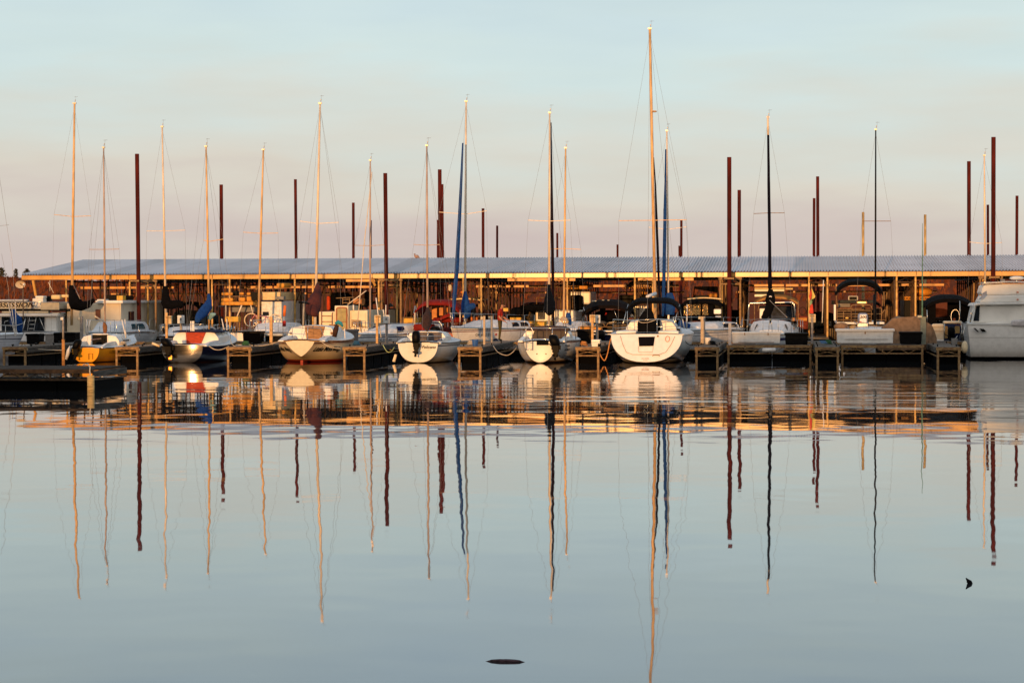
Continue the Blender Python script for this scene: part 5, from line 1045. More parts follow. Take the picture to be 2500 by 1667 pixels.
# ---- dark bimini pontoon, centre right
t = boat_at('pontoon_boat', 'pontoon boat with gold rails and wide dark brown bimini, left of the broad stern', 'motor boat', Z5(1250, 0)[0], 94.4, 'motor boats')
bx(t, 'hull', band_mat('navy_pontoon', (.01, .012, .035), [(.86, .90, (.6, .55, .45))], .25), Z5, (1120, 1030, 1450, 1250, 94.5, 5), bevel=.08); bx(t, 'white_trim', GEL, Z5, (1120, 1015, 1450, 1030, 94.42, .3), (1120, 1055, 1450, 1066, 94.42, .3))
bx(t, 'side_panel', ORNS, Z5, (1060, 960, 1310, 1005, 94.5, .1)); rails(t, 'rail', GALV, .022, 94.35, Z5, [[(1040, 968), (1445, 970)], [(1190, 960), (1290, 960), (1320, 985), (1325, 1010)], [(1290, 925), (1335, 928), (1360, 965)], [(1370, 965), (1390, 928), (1445, 925)], [(1040, 968), (1040, 1010)]])
x0, x1 = PX(Z5(1080, 0)[0], 95), PX(Z5(1660, 0)[0], 95); MB().canopy(x0, x1, 95, 97.6, PZ(Z5(0, 745)[1], 95), PZ(Z5(0, 640)[1], 95), .28, .14, 3).build('bimini_top', mat('dark_brown_canvas', (.022, .014, .012), .8, bump=.4, bscale=8), t)
bx(t, 'bimini_mark', CRMB, Z5, (1198, 655, 1255, 667, 94.97, .03), (1320, 646, 1350, 654, 94.97, .03), (1385, 647, 1412, 655, 94.97, .03)); rails(t, 'bimini_frame', STEEL, .018, 95.2, Z5, [[(1100, 735), (1160, 960)], [(1460, 750), (1510, 890)]])
pod(t, 'mooring_cover', zp(Z5, (1300, 880, 30), (1400, 855, 60), (1480, 830, 70), (1560, 840, 60), (1640, 870, 30)), 95.8, BLK, flat=.9); pod(t, 'orange_cover', zp(Z5, (1500, 785, 16), (1550, 770, 26), (1600, 780, 20)), 95.9, mat('orange_cloth', (.45, .12, .02), .7)); pod(t, 'dark_seat', zp(Z5, (1330, 745, 34), (1330, 830, 40)), 96, BLK); pod(t, 'red_strap', zp(Z5, (1375, 800, 8), (1350, 860, 8)), 95.7, REDP)
outboard(t, Z5(1300, 0)[0], 93.8, 24, Z5(0, 1012)[1], Z5(0, 1110)[1], Z5(0, 1220)[1], 0); MB().ball(P(Z5(1325, 925), 95.2), .2, .2, .1).build('tan_cushion', TAN, t, True, True)
# ---- flybridge cruiser under the roof, right of centre
t = boat_at('flybridge_boat', 'dark flybridge boat with black bimini and gold dash, behind the tallest mast', 'motor boat', Z6(500, 0)[0], 104.5, 'motor boats')
simple_hull(t, Z6(220, 0)[0], Z6(800, 0)[0], 104.5, 9, 1.2, mat('dark_brown_hull', (.04, .02, .012), .4)); bx(t, 'cabin', mat('dark_olive', (.03, .026, .016), .5), Z6, (300, 588, 720, 640, 105, 5), (270, 636, 460, 760, 105, 4), bevel=.06); x0, x1 = PX(Z6(385, 0)[0], 105.5), PX(Z6(720, 0)[0], 105.5)
MB().canopy(x0, x1, 105.5, 108, PZ(Z6(0, 470)[1], 105.5), PZ(Z6(0, 412)[1], 105.5), .1, .1, 4).build('bimini_top', BLK, t); rails(t, 'bimini_frame', MASTD, .03, 105.5, Z6, [[(395, 450), (390, 600)], [(712, 450), (715, 600)], [(450, 440), (430, 560)]])
bx(t, 'dash', ORNS, Z6, (355, 498, 700, 512, 106, .5), (550, 552, 640, 580, 106, .5)); bx(t, 'silver_cover', mat('crumpled_silver', (.45, .40, .34), .3, .6, bump=1, bscale=5), Z6, (400, 712, 640, 860, 104.2, .6), bevel=.05)
# ---- boat with glittering clear curtain
t = boat_at('covered_boat', 'black canopied boat whose clear curtain glitters gold, right of the blue boom bag', 'motor boat', Zf(700, 0)[0], 98.5, 'motor boats')
simple_hull(t, Zf(330, 0)[0], Zf(1150, 0)[0], 98.5, 8, 1.0, mat('dark_brown_hull', (.04, .02, .012), .4)); x0, x1 = PX(Zf(335, 0)[0], 99), PX(Zf(1160, 0)[0], 99)
MB().canopy(x0, x1, 99, 103, PZ(Zf(0, 680)[1], 99), PZ(Zf(0, 572)[1], 99), .12, .12, 4).build('canopy', BLK, t); MB().tube([W(Zf(480 + q * 680, 0)[0], Zf(0, 580 - 26 * math.sin(q * 3.1))[1], 98.95) for q in [i / 8 for i in range(9)]], .03).build('canopy_piping', GOLDB, t)
bx(t, 'side_curtain', BLK, Zf, (300, 690, 400, 1020, 99.1, .1), (900, 690, 1010, 1020, 99.1, .1), (400, 905, 900, 1020, 99.1, .1))
GLT = bpy.data.materials.new('crinkled_clear_vinyl'); GLT.use_nodes = True; tt = GLT.node_tree; b = tt.nodes['Principled BSDF']; b.inputs['Base Color'].default_value = (.55, .30, .10, 1); b.inputs['Metallic'].default_value = .9; b.inputs['Roughness'].default_value = .16
tc = tt.nodes.new('ShaderNodeTexCoord'); vo = tt.nodes.new('ShaderNodeTexVoronoi'); vo.inputs['Scale'].default_value = 13; bp = tt.nodes.new('ShaderNodeBump'); bp.inputs['Strength'].default_value = 1; bp.inputs['Distance'].default_value = .06
tt.links.new(tc.outputs['Object'], vo.inputs[0]); tt.links.new(vo.outputs[0], bp.inputs['Height']); tt.links.new(bp.outputs[0], b.inputs['Normal'])
bx(t, 'clear_curtain', GLT, Zf, (400, 682, 748, 905, 99.12, .04), (785, 682, 896, 905, 99.12, .04)); bx(t, 'dark_interior', DARK, Zf, (400, 690, 1150, 1020, 99.6, 1))
bx(t, 'brown_tarp', mat('ochre_tarp', (.34, .15, .03), .7, bump=.4), Zf, (842, 1030, 1150, 1260, 98.6, 1.0), bevel=.04); bx(t, 'bow_seat', GEL, Zf, (1010, 780, 1160, 880, 99, .4), (1040, 920, 1160, 950, 98.9, .4), bevel=.04)
t = boat_at('flybridge_boat', 'small boat with flat black sun top and orange cushion, above the glittering curtain', 'motor boat', Zf(860, 0)[0], 105, 'motor boats')
simple_hull(t, Zf(560, 0)[0], Zf(1150, 0)[0], 105, 8, 1.1, WB); bx(t, 'cabin', DARK, Zf, (560, 600, 1150, 1000, 105.5, 4))
MB().loft([[P(Zf(x, y), 105.3) for x, y in ((612, 325), (1090, 322), (1095, 455), (860, 415), (640, 375))], [P(Zf(x, y), 107) for x, y in ((612, 325), (1090, 322), (1095, 455), (860, 415), (640, 375))]]).build('sun_top', BLK, t)
rails(t, 'support', MASTD, .03, 105.3, Zf, [[(625, 340), (606, 560)], [(1088, 340), (1100, 540)]]); bx(t, 'cushion', ORNS, Zf, (912, 470, 1080, 548, 105.2, .4), bevel=.04); bx(t, 'dash', DARK, Zf, (620, 500, 910, 556, 105.4, .6), (400, 540, 1160, 566, 105.4, 2))
# ---- tan bimini boat behind the dark furled mast
t = boat_at('cabin_cruiser', 'cruiser with tan bimini and dark windscreen framed in steel, behind the dark furled mast', 'motor boat', Z7(740, 0)[0], 99.5, 'motor boats')
simple_hull(t, Z7(480, 0)[0], Z7(1040, 0)[0], 99.5, 8, 1.1, WB); x0, x1 = PX(Z7(488, 0)[0], 100), PX(Z7(1030, 0)[0], 100)
MB().canopy(x0, x1, 100, 103, PZ(Z7(0, 668)[1], 100), PZ(Z7(0, 588)[1], 100), .12, .09, 2.6).build('bimini_top', mat('ochre_canvas', (.34, .17, .05), .8, bump=.3), t); rails(t, 'arch', STEEL, .035, 98.8, Z7, [[(425, 960), (432, 710), (450, 685), (950, 675), (975, 700), (990, 900)]]); rails(t, 'bimini_frame', GALV, .022, 100, Z7, [[(500, 670), (500, 900)], [(1022, 660), (1025, 1010)], [(560, 680), (540, 780)], [(860, 500), (862, 580)]])
bx(t, 'windscreen', GLASS, Z7, (560, 720, 985, 880, 100.4, .3), bevel=.05); bx(t, 'dash', GEL, Z7, (560, 750, 640, 870, 100.2, .2), bevel=.03); bx(t, 'gold_bridge', GOLDB, Z7, (500, 500, 865, 520, 104, 1), (870, 505, 960, 525, 104, 1)); bx(t, 'cabin', GEL, Z7, (500, 580, 700, 610, 103, 2), (500, 520, 860, 545, 104.2, 1)); bx(t, 'bridge_window', GLASS, Z7, (520, 548, 850, 582, 103.4, .5)); bx(t, 'gold_deckhouse', mat('amber_panel', (.42, .17, .03), .5), Z7, (940, 862, 1130, 900, 99.8, 2)); bx(t, 'red_cover', mat('dark_red_cover', (.16, .03, .015), .7), Z7, (1030, 840, 1140, 1000, 100, 2), bevel=.06)
x = P(Z7(1075, 780), 100.6); MB().tube([x + Vector((.16 * math.cos(a), 0, .18 * math.sin(a))) for a in [k * .4 for k in range(17)]], .012).build('steering_wheel', DARK, t)
# ---- pontoon with silver outboard
t = boat_at('pontoon_boat', 'pontoon boat with gold fenced rails, tall black bimini and silver 200 outboard', 'motor boat', Zg(600, 0)[0], 94.0, 'motor boats')
bx(t, 'deck', GEL, Zg, (190, 1040, 1150, 1086, 94.2, 6), bevel=.03)
for u in (.18, .82):
    x = PX(Zg(190 + 960 * u, 0)[0], 94.2); MB().tube([(x, 94.1, .35), (x, 100, .35)], .32, n=16).build('pontoon', ALU, t, smooth=True)
PANL = mat('dark_maroon_panel', (.034, .010, .004), .45); bx(t, 'side_panel', PANL, Zg, (196, 790, 480, 1040, 94.26, .04), (490, 812, 884, 1036, 94.3, .04), (975, 770, 1090, 1030, 94.3, .04))
rails(t, 'rail', GALV, .020, 94.2, Zg, [[(196, 785), (740, 788)], [(196, 822), (470, 822)], [(196, 880), (480, 880)], [(196, 925), (480, 925)], [(196, 1000), (480, 1000)], [(196, 780), (196, 1040)], [(480, 810), (480, 1040)], [(480, 808), (888, 808), (888, 1036), (480, 1036)], [(495, 880), (880, 880)], [(495, 930), (880, 930)], [(495, 1000), (880, 1000)], [(888, 878), (1090, 878)], [(970, 765), (1092, 765), (1092, 1030)], [(1090, 880), (1150, 800), (1175, 800), (1180, 1020)], [(970, 1000), (1180, 1000)], [(325, 825), (325, 1030)], [(470, 760), (480, 715), (520, 698), (850, 698), (888, 725), (900, 790)]])
MB().ball(P(Zg(396, 960), 94.15), .08, .02, .04).build('oval_badge', mat('gold_badge', (.6, .35, .1), .4, .5), t)
x0, x1 = PX(Zg(165, 0)[0], 95), PX(Zg(1115, 0)[0], 95); MB().canopy(x0, x1, 94.8, 97.5, PZ(Zg(0, 400)[1], 95), PZ(Zg(0, 190)[1], 95), .14, .16, 3.4).build('bimini_top', BLK, t)
rails(t, 'bimini_frame', GALV, .026, 95, Zg, [[(172, 330), (178, 440), (190, 740)], [(1110, 430), (1112, 720)], [(1138, 430), (1148, 720)], [(205, 660), (205, 740)]]); bx(t, 'seat', mat('dark_teal_seat', (.035, .045, .05), .6), Zg, (215, 600, 580, 662, 97, .6), (820, 600, 930, 662, 97, .6), bevel=.05); bx(t, 'console', GREY, Zg, (205, 668, 460, 740, 96.6, .5)); bx(t, 'maroon_seat', mat('maroon_seat', (.14, .06, .03), .6), Zg, (210, 740, 700, 785, 96, .6), (760, 740, 880, 790, 96, .6), (900, 650, 980, 800, 97, .5), bevel=.05)
bx(t, 'radio_box', GEL, Zg, (420, 516, 618, 604, 97.5, .3), bevel=.04); bx(t, 'radio_face', DARK, Zg, (440, 530, 600, 594, 97.48, .03))
bx(t, 'sun_glint_bar', mat('orange_glint_metal', (.95, .62, .30), .3, .75), Zg, (585, 612, 805, 684, 96.2, .12), bevel=.07)  # metal bar standing in for a sun glint, glint's orange put into its colour
bx(t, 'side_curtain', GEL, Zg, (130, 690, 172, 1010, 94.6, .5)); bx(t, 'dark_curtain', DARK, Zg, (95, 610, 150, 690, 95, 2))
o = outboard(t, Zg(712, 0)[0], 93.2, 26, Zg(0, 858)[1], Zg(0, 1060)[1], Zg(0, 1330)[1], 0, mat('silver_blue_cowl', (.30, .32, .38), .3, .4))
bx(o, 'cowl_panel', mat('cowl_white', (.70, .70, .72), .3), Zg, (652, 890, 792, 1052, 92.86, .1), bevel=.02); vs, fs = text_mesh('200', .15, .15, .004, 1.3); c = P(Zg(722, 943), 92.84); MB().add([c + Vector((p.x, 0, p.y)) for p in vs], fs).build('lettering', INK, o); bx(o, 'red_mark', REDP, Zg, (645, 1028, 690, 1046, 92.83, .02)); MB().ball(P(Zg(285, 1140), 93.9), .34, .3, .2).build('wrapped_pontoon_nose', TAN, t, True, True)
# ---- orange lit boat deep under the roof, right
t = boat_at('flybridge_boat', 'glowing orange cabin boat deep under the roof, left of the dark runabout', 'motor boat', Zg(1900, 0)[0], 106, 'motor boats')
simple_hull(t, Zg(1560, 0)[0], Zg(2160, 0)[0], 106, 9, 1.1, WB); MB().ball(P(Zg(1880, 440), 106.6), .62, 1.0, .26).build('dome_cover', mat('amber_dome', (.70, .30, .04), .45), t, True, True); bx(t, 'red_trim', mat('dark_red_cover', (.16, .03, .015), .7), Zg, (1710, 450, 1850, 500, 105.4, .3)); bx(t, 'deck_rail', ORNS, Zg, (1550, 530, 2080, 552, 105.8, .2), (1550, 578, 2060, 602, 105.8, .2)); rails(t, 'post', ORNS, .03, 105.8, Zg, [[(x, 530), (x, 600)] for x in (1570, 1640, 1690, 1790, 1860, 1950, 2040)]); bx(t, 'dark_cabin', DARK, Zg, (1550, 604, 2080, 1000, 106, 4)); bx(t, 'high_beam', GOLDB, Zg, (1510, 215, 1900, 240, 107, .1), (1545, 258, 1600, 288, 107, .1))
# ---- dark runabout left of the cruiser
t = boat_at('runabout', 'dark runabout with black bimini and cream lounge seat, left of the big white cruiser', 'motor boat', Zh(430, 0)[0], 91.0, 'motor boats')
bx(t, 'hull', NAVY, Zh, (130, 800, 640, 1075, 92.6, 4), bevel=.1)
x0, x1 = PX(Zh(120, 0)[0], 93), PX(Zh(810, 0)[0], 93); MB().canopy(x0, x1, 93, 95.6, PZ(Zh(0, 470)[1], 93), PZ(Zh(0, 368)[1], 93), .2, .16, 2.6).build('bimini_top', BLK, t)
bx(t, 'side_curtain', BLK, Zh, (130, 470, 270, 790, 93.4, .1), (560, 470, 790, 760, 94.4, .1), (190, 700, 520, 740, 94, .2), (440, 450, 565, 705, 95.2, .1)); rails(t, 'bimini_frame', STEEL, .02, 92.9, Zh, [[(140, 580), (145, 785)], [(622, 450), (628, 740)]])
c = P(Zh(555, 680), 93.2); MB().tube([c + Vector((.18 * math.cos(a), 0, .30 * math.sin(a))) for a in [k * .35 for k in range(19)]], .015).build('wheel_rim', STEEL, t)
CRS = mat('cream_seat', (.66, .57, .42), .5, var=.05); mb = MB(); mb.loft([[P(Zh(x, y), Y) for x, y in ((168, 1000), (180, 900), (205, 800), (235, 785), (388, 785), (390, 1045), (190, 1040))] for Y in (90.9, 91.8)]); mb.build('lounge_seat', CRS, t, bevel=.05); bx(t, 'seat_seam', mat('seam_brown', (.3, .2, .12), .6), Zh, (195, 832, 388, 838, 90.88, .03), (190, 892, 388, 898, 90.88, .03)); bx(t, 'seat_top', CRS, Zh, (384, 746, 656, 784, 91.4, .6), bevel=.05); bx(t, 'tan_cushion', mat('tan_seat', (.42, .27, .11), .6), Zh, (392, 820, 446, 1005, 91.6, .4), (552, 820, 622, 930, 91.6, .4), bevel=.03)
outboard(t, Zh(500, 0)[0], 90.7, 18, Zh(0, 830)[1], Zh(0, 960)[1], Zh(0, 1110)[1], 0); rails(t, 'seat_frame', STEEL, .016, 91.3, Zh, [[(398, 784), (396, 1000)], [(640, 784), (655, 870), (600, 1060)], [(590, 960), (520, 1060)], [(655, 870), (650, 1000)]]); bx(t, 'swim_platform', GREY, Zh, (130, 1040, 620, 1085, 90.6, 1.6), bevel=.02); bx(t, 'white_step', PVC, Zh, (150, 1018, 206, 1032, 90.7, .4), (270, 1020, 390, 1042, 90.7, .3))
# ---- boats lying deep in the covered slips, mostly in shadow
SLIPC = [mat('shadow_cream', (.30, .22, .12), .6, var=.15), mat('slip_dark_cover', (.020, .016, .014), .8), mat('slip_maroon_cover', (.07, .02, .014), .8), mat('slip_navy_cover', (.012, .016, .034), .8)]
SLIP = [(262, 111, 1, 'left of the boot-shaped cover'), (440, 110, 0, 'behind the pedestals left of the blue sail cover'), (470, 113, 3, 'high and dark left of the blue sail cover'), (655, 112, 2, 'behind the lapped white siding'), (745, 110, 1, 'left of the maroon sail cover'), (905, 111, 3, 'right of the arched door houseboat'), (1010, 112, 1, 'above the red canopy'),
        (1150, 111, 2, 'behind the blue boot-shaped cover'), (1262, 112, 0, 'right of the person in red'), (1300, 114, 1, 'far behind the person in red'), (1480, 112, 3, 'left of the tallest mast'), (1640, 113, 2, 'right of the tallest mast'), (1790, 112, 1, 'just right of the tall front piling'), (1905, 113, 2, 'behind the dark windscreen cruiser'), (2005, 112, 1, 'between the dock box boats'), (2110, 112, 1, 'behind the silver outboard boat'), (2290, 113, 2, 'behind the black bimini of the dark runabout'), (2400, 112, 1, 'behind the big white cruiser cabin')]
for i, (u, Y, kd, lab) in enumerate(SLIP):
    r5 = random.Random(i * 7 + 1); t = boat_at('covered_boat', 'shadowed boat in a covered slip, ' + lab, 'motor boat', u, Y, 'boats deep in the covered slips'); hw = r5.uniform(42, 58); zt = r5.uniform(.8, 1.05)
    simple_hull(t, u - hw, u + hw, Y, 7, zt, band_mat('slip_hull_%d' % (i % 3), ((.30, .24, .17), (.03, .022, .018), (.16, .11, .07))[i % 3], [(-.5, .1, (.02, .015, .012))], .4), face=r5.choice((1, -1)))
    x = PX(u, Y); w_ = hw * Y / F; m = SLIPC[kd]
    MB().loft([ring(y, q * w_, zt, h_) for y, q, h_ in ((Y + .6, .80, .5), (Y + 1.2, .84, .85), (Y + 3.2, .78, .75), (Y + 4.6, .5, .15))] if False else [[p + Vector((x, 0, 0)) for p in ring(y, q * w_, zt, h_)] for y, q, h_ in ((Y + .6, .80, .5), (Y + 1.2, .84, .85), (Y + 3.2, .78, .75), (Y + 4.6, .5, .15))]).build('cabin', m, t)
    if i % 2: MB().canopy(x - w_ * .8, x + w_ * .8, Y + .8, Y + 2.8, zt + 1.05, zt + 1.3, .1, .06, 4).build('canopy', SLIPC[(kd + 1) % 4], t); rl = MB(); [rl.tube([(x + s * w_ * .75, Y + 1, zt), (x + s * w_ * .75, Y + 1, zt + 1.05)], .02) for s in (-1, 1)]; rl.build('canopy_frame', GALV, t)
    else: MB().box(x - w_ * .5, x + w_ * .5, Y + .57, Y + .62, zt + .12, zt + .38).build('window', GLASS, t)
# ---- tan covered boat
t = boat_at('covered_boat', 'small boat under a wrinkled tan cover, behind a black dock bin', 'motor boat', Zg(1630, 0)[0], 87.2, 'motor boats')
rr = []; r9 = random.Random(5)
for q in [i / 14 for i in range(15)]:
    y = 87.0 + 4 * q; hw = 1.16 * (1 - max(0, q - .5) ** 2 * 1.6); hh = 1.72 + .10 * math.sin(q * 5) - .35 * q; rg = []
    for k in range(15):
        a = math.pi * k / 14; cx = PX(Zg(1625, 0)[0], 87.0); x = cx + hw * math.copysign(abs(math.cos(a)) ** .75, math.cos(a)); z = .35 + (hh - .35) * math.sin(a) ** .62 * (1 - .10 * abs(math.cos(a))) + .045 * math.sin(k * 2.2 + q * 9) + .03 * math.sin(k * 4.1 + 1); rg.append(Vector((x + r9.uniform(-.012, .012), y + .15 * (1 - math.sin(a)) * (q < .2), z)))
    rr.append(rg)
MB().loft(rr, True, True, closed=False).build('cover', TAN, t, smooth=True); bx(t, 'hull', GREY, Zg, (1350, 1290, 1900, 1560, 87.3, 3.6), bevel=.1)

# ---- big white cruiser on the right
t = thing('motor_yacht', 'big white cruiser with two slanted dark hull vents, cut off by the right picture edge', 'motor boat', (PX(2356, 88.6, 850), 88.6, 0), R(-90), 'motor boats')
h = Hull(10.5, [1.35, 1.5, 1.55, 1.5, 1.1, .1], [1.42, 1.40, 1.38, 1.42, 1.55, 1.75], [-.3, -.3, -.3, -.3, -.2, .1], [3.2, 3.0, 2.6, 2.2, 1.6, 1.2], .10, .8)
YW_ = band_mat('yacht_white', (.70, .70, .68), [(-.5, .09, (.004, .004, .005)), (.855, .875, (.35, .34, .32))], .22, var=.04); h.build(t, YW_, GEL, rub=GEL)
yw = MB(); c_ = lambda x, y, Y: P(Zh(x, y), Y)
def slab(name, m, pts, Y, d, rk=0., bevel=.06): return MB().loft([[c_(x, y, Y + rk * i) for x, y in pts] for i in (0,)] + [[c_(x, y, Y) + Vector((0, d, 0)) for x, y in pts]]).build(name, m, t, bevel=bevel)
slab('cabin', GEL, [(790, 775), (850, 505), (2100, 495), (2100, 790)], 87.6, 2.4); slab('roof_brow', GEL, [(820, 530), (850, 485), (920, 478), (2100, 470), (2100, 500), (930, 512)], 87.35, 3)
slab('flybridge', GEL, [(905, 478), (960, 372), (2100, 352), (2100, 474)], 87.7, 2.2); slab('bridge_coaming', GEL, [(930, 340), (965, 222), (1030, 205), (2100, 186), (2100, 352), (1035, 370)], 87.9, 2.0); slab('bridge_top', GEL, [(925, 188), (1000, 200), (1300, 180), (2100, 180), (2100, 170), (1300, 160)], 87.8, 1.6, bevel=.01)
slab('window', GLASS, [(822, 745), (865, 525), (918, 520), (905, 745)], 87.57, .05, bevel=0); slab('window', mat('bridge_pane', (.30, .33, .40), .1), [(915, 425), (965, 330), (1018, 300), (1022, 345), (985, 410)], 87.66, .05, bevel=0)
for a in ((825, 850, 850, 850, 908, 905, 880, 905), (912, 856, 975, 862, 1018, 905, 955, 905)):
    p = [(a[i], a[i + 1]) for i in (0, 2, 4, 6)]; slab('hull_vent', DARK, p, 87.02, .12, bevel=0)
slab('anchor_roller', mat('mauve_shadow_white', (.55, .52, .52), .4), [(1385, 770), (1400, 735), (1700, 715), (1700, 835), (1380, 818)], 87.0, .4); slab('foredeck', GEL, [(1010, 772), (1380, 745), (2100, 735), (2100, 800), (1010, 800)], 87.35, 1.2, bevel=.03)
for y in (322, 430): slab('lamp', mat('rose_lamp', (.5, .22, .15), .4), [(1462, y - 12), (1490, y - 12), (1490, y + 12), (1462, y + 12)], 87.62 if y > 400 else 87.82, .1, bevel=.01)
mb = MB().ball(c_(1462, 115, 88.4), .30, .30, .085); mb.tube([c_(1460, 125, 88.4), c_(1458, 190, 88.4)], .03); mb.build('radar_dome', GEL, t, True, True); MB().pbox(Zh(1228, 130), Zh(1290, 180), 88.4, .3).build('spot_light', GREY, t, bevel=.03)
rails(t, 'rail', STEEL, .014, 87.2, Zh, [[(690, 900), (640, 780), (660, 760)], [(655, 1040), (700, 800)], [(770, 770), (830, 480)], [(780, 770), (815, 600), (910, 340)], [(905, 420), (960, 425), (1025, 360)]]); rails(t, 'bow_rail', STEEL, .02, 87.8, Zh, [[(930, 185), (1000, 180), (1300, 170), (1700, 180)]])
MB().ball(P(Zh(695, 1130), 86.6), .13, .13, .25).build('fender', mat('cream_fender', (.75, .6, .38), .5), t, True, True)

# ================================================================== things on the docks
def dock_box(label, fn, x0, y0, x1, y1, Y, dep, m, lid=None, group='dock boxes', name='dock_box', over=.03):
    a, b = P(fn(x0, y0), Y), P(fn(x1, y1), Y); t = thing(name, label, 'dock box', ((a.x + b.x) / 2, Y, b.z), group=group); hgt = a.z - b.z; ins = .02
    MB().loft([[Vector(q) for q in ((a.x + ins, Y + ins, b.z), (b.x - ins, Y + ins, b.z), (b.x - ins, Y + dep - ins, b.z), (a.x + ins, Y + dep - ins, b.z))], [Vector(q) for q in ((a.x, Y, a.z - .10), (b.x, Y, a.z - .10), (b.x, Y + dep, a.z - .10), (a.x, Y + dep, a.z - .10))]]).build('bin', m, t, bevel=.025)
    MB().box(a.x - over, b.x + over, Y - over, Y + dep + over, a.z - .10, a.z).build('lid', lid or m, t, bevel=.025)
    return t, a, b
BOXB = mat('black_bin', (.011, .010, .010), .5, var=.3); BOXW = mat('dock_box_white', (.72, .71, .68), .4, var=.05)
dock_box('black dock bin nearest the left edge, right of the blue wheel cover', Z1, 312, 1052, 460, 1172, 89.8, .8, BOXB)
dock_box('grey dock cabinet between two black bins at the left', Z1, 535, 1035, 645, 1172, 89.9, .6, GREY, mat('cabinet_top', (.5, .5, .5), .5))
dock_box('black dock bin just left of the yellow sailboat, beside the grey cabinet', Z1, 640, 1037, 898, 1176, 89.9, .8, BOXB)
dock_box('large black dock bin below the bicycle', Z2, 1432, 1022, 1640, 1178, 89.6, .8, mat('dark_red_black_bin', (.022, .010, .008), .45))
dock_box('dark low dock bin under the rear bicycle wheel, beside the large one', Zb, 930, 1345, 1295, 1540, 90.2, .7, BOXB, mat('pale_lid', (.42, .45, .46), .5))
dock_box('tall grey dock bin with ridged lid left of the navy window sailboat', Z3, 1195, 1000, 1312, 1172, 89.8, .7, mat('grey_bin', (.17, .15, .14), .55))
dock_box('black dock bin right of the white boat with a swim ladder', Z5, 1022, 1000, 1192, 1172, 87.8, .8, mat('brown_black_bin', (.024, .017, .014), .5))
t, a, b = dock_box('small white step box on the finger dock left of the broad white stern', Z5, 1192, 1122, 1298, 1212, 81.5, .5, GEL, name='step_box', over=0.)
mb = MB().tube([P(Z5(1290, 1170), 81.4), P(Z5(1290, 1205), 81.4)], .06, n=9); tag(seat_at(mb.build('cable_plug', DARK)), 'black cable plug lying against the small white step box', 'plug')
t, a, b = dock_box('long white dock box on the platform with a white fender', Z7, 230, 1030, 810, 1168, 84.6, .8, BOXW, over=.015); MB().box(a.x + .25, b.x - .25, 84.575, 84.6, b.z + .03, b.z + .07).build('skirt_shadow_line', mat('box_shadow_line', (.50, .42, .38), .5), t)
for x in (378, 658): MB().pbox(Z7(x, 1040), Z7(x + 10, 1068), 84.57, .03).build('hasp', BRWD, t)
dock_box('black dock bin on the platform with a white fender, right of its white box', Z7, 865, 1042, 1140, 1184, 84.5, .8, BOXB)
t, a, b = dock_box('longer white dock box with overhanging lid, in front of the silver outboard', Z8, 204, 955, 852, 1120, 84.6, .8, BOXW, over=.05); MB().box(a.x + .3, b.x - .2, 84.575, 84.6, b.z + .16, b.z + .175).build('skirt_shadow_line', mat('box_shadow_line', (.50, .42, .38), .5), t); MB().pbox(Z8(522, 985), Z8(534, 1012), 84.57, .04).build('hasp', BRWD, t)
dock_box('black dock bin in front of the tan covered boat', Z8, 930, 988, 1180, 1130, 84.5, .8, BOXB)
# white fender hanging under the first platform, buoyancy billets
mb = MB(); c = P(Z7(672, 1247), 84.15); mb.tube([c + Vector((-.27, 0, 0)), c + Vector((-.24, 0, 0)), c + Vector((.24, 0, 0)), c + Vector((.27, 0, 0))], [.03, .085, .085, .03], n=14)
tag(seat_at(mb.build('fender', PVC, smooth=True)), 'thick white fender lying sideways below the platform deck edge', 'fender')

# power pedestals and plain mooring posts
PEDM = mat('meter_box_grey', (.60, .60, .58), .45)
def pedestal(label, fn, px, y0, y1, Y, bx_, post=GALV, face=1):
    c0, c1 = P(fn(px, y0), Y), P(fn(px, y1), Y); t = thing('power_pedestal', label, 'power pedestal', (c0.x, Y, c1.z), group='dock power pedestals')
    MB().box(c0.x - .045, c0.x + .045, Y, Y + .09, .64, c0.z).build('post', post, t)
    x0, yy0, x1, yy1 = bx_; mb = MB(); mb.pbox(fn(x0, yy0), fn(x1, yy1), Y + (.10 if face < 0 else -.16), .15); o = mb.build('meter_box', PEDM if face > 0 else mat('cream_box', (.58, .46, .28), .5), t, bevel=.015)
    if face > 0:
        MB().pbox(fn((x0 + x1) / 2 - 9, yy0 + (yy1 - yy0) * .35), fn((x0 + x1) / 2 + 12, yy0 + (yy1 - yy0) * .62), Y - .175, .02).build('meter_face', GREY, o)
    else:
        MB().pbox(fn((x0 + x1) / 2 - 26, yy0 + 12), fn((x0 + x1) / 2 + 26, yy0 + 26), Y - .03, .04).build('bracket', GALV, o)
GP = mat('grey_post', (.26, .24, .23), .55, var=.2); OP = mat('tan_post', (.55, .33, .14), .55, var=.2)
pedestal('pedestal with cream box seen from behind, left of the blue sail cover', Z2, 520, 800, 1120, 86.5, (500, 838, 580, 935), OP, -1)
pedestal('pedestal with grey meter box, between the black sail cover and the blue one', Z2, 692, 835, 1060, 88.5, (650, 832, 728, 930), GP, 1)
pedestal('pedestal with cream box seen from behind, right of the white houseboat', Z3, 1568, 835, 1170, 86.0, (1536, 830, 1615, 925), OP, -1)
pedestal('pedestal with grey meter box, left of the red canopy', Z4, 213, 835, 1165, 87.5, (172, 828, 248, 928), GP, 1)
pedestal('pedestal with cream box above the small white step box', Z5, 1205, 830, 1150, 85.0, (1172, 826, 1242, 920), OP, -1)
pedestal('pedestal with grey meter box beside the black outboard, left of the broad white stern', Z5, 1262, 830, 1140, 86.0, (1246, 828, 1300, 925), GP, 1)
pedestal('pedestal with white box seen from behind under the little flag', Z7, 1188, 818, 1170, 86.4, (1146, 818, 1232, 918), GP, -1)
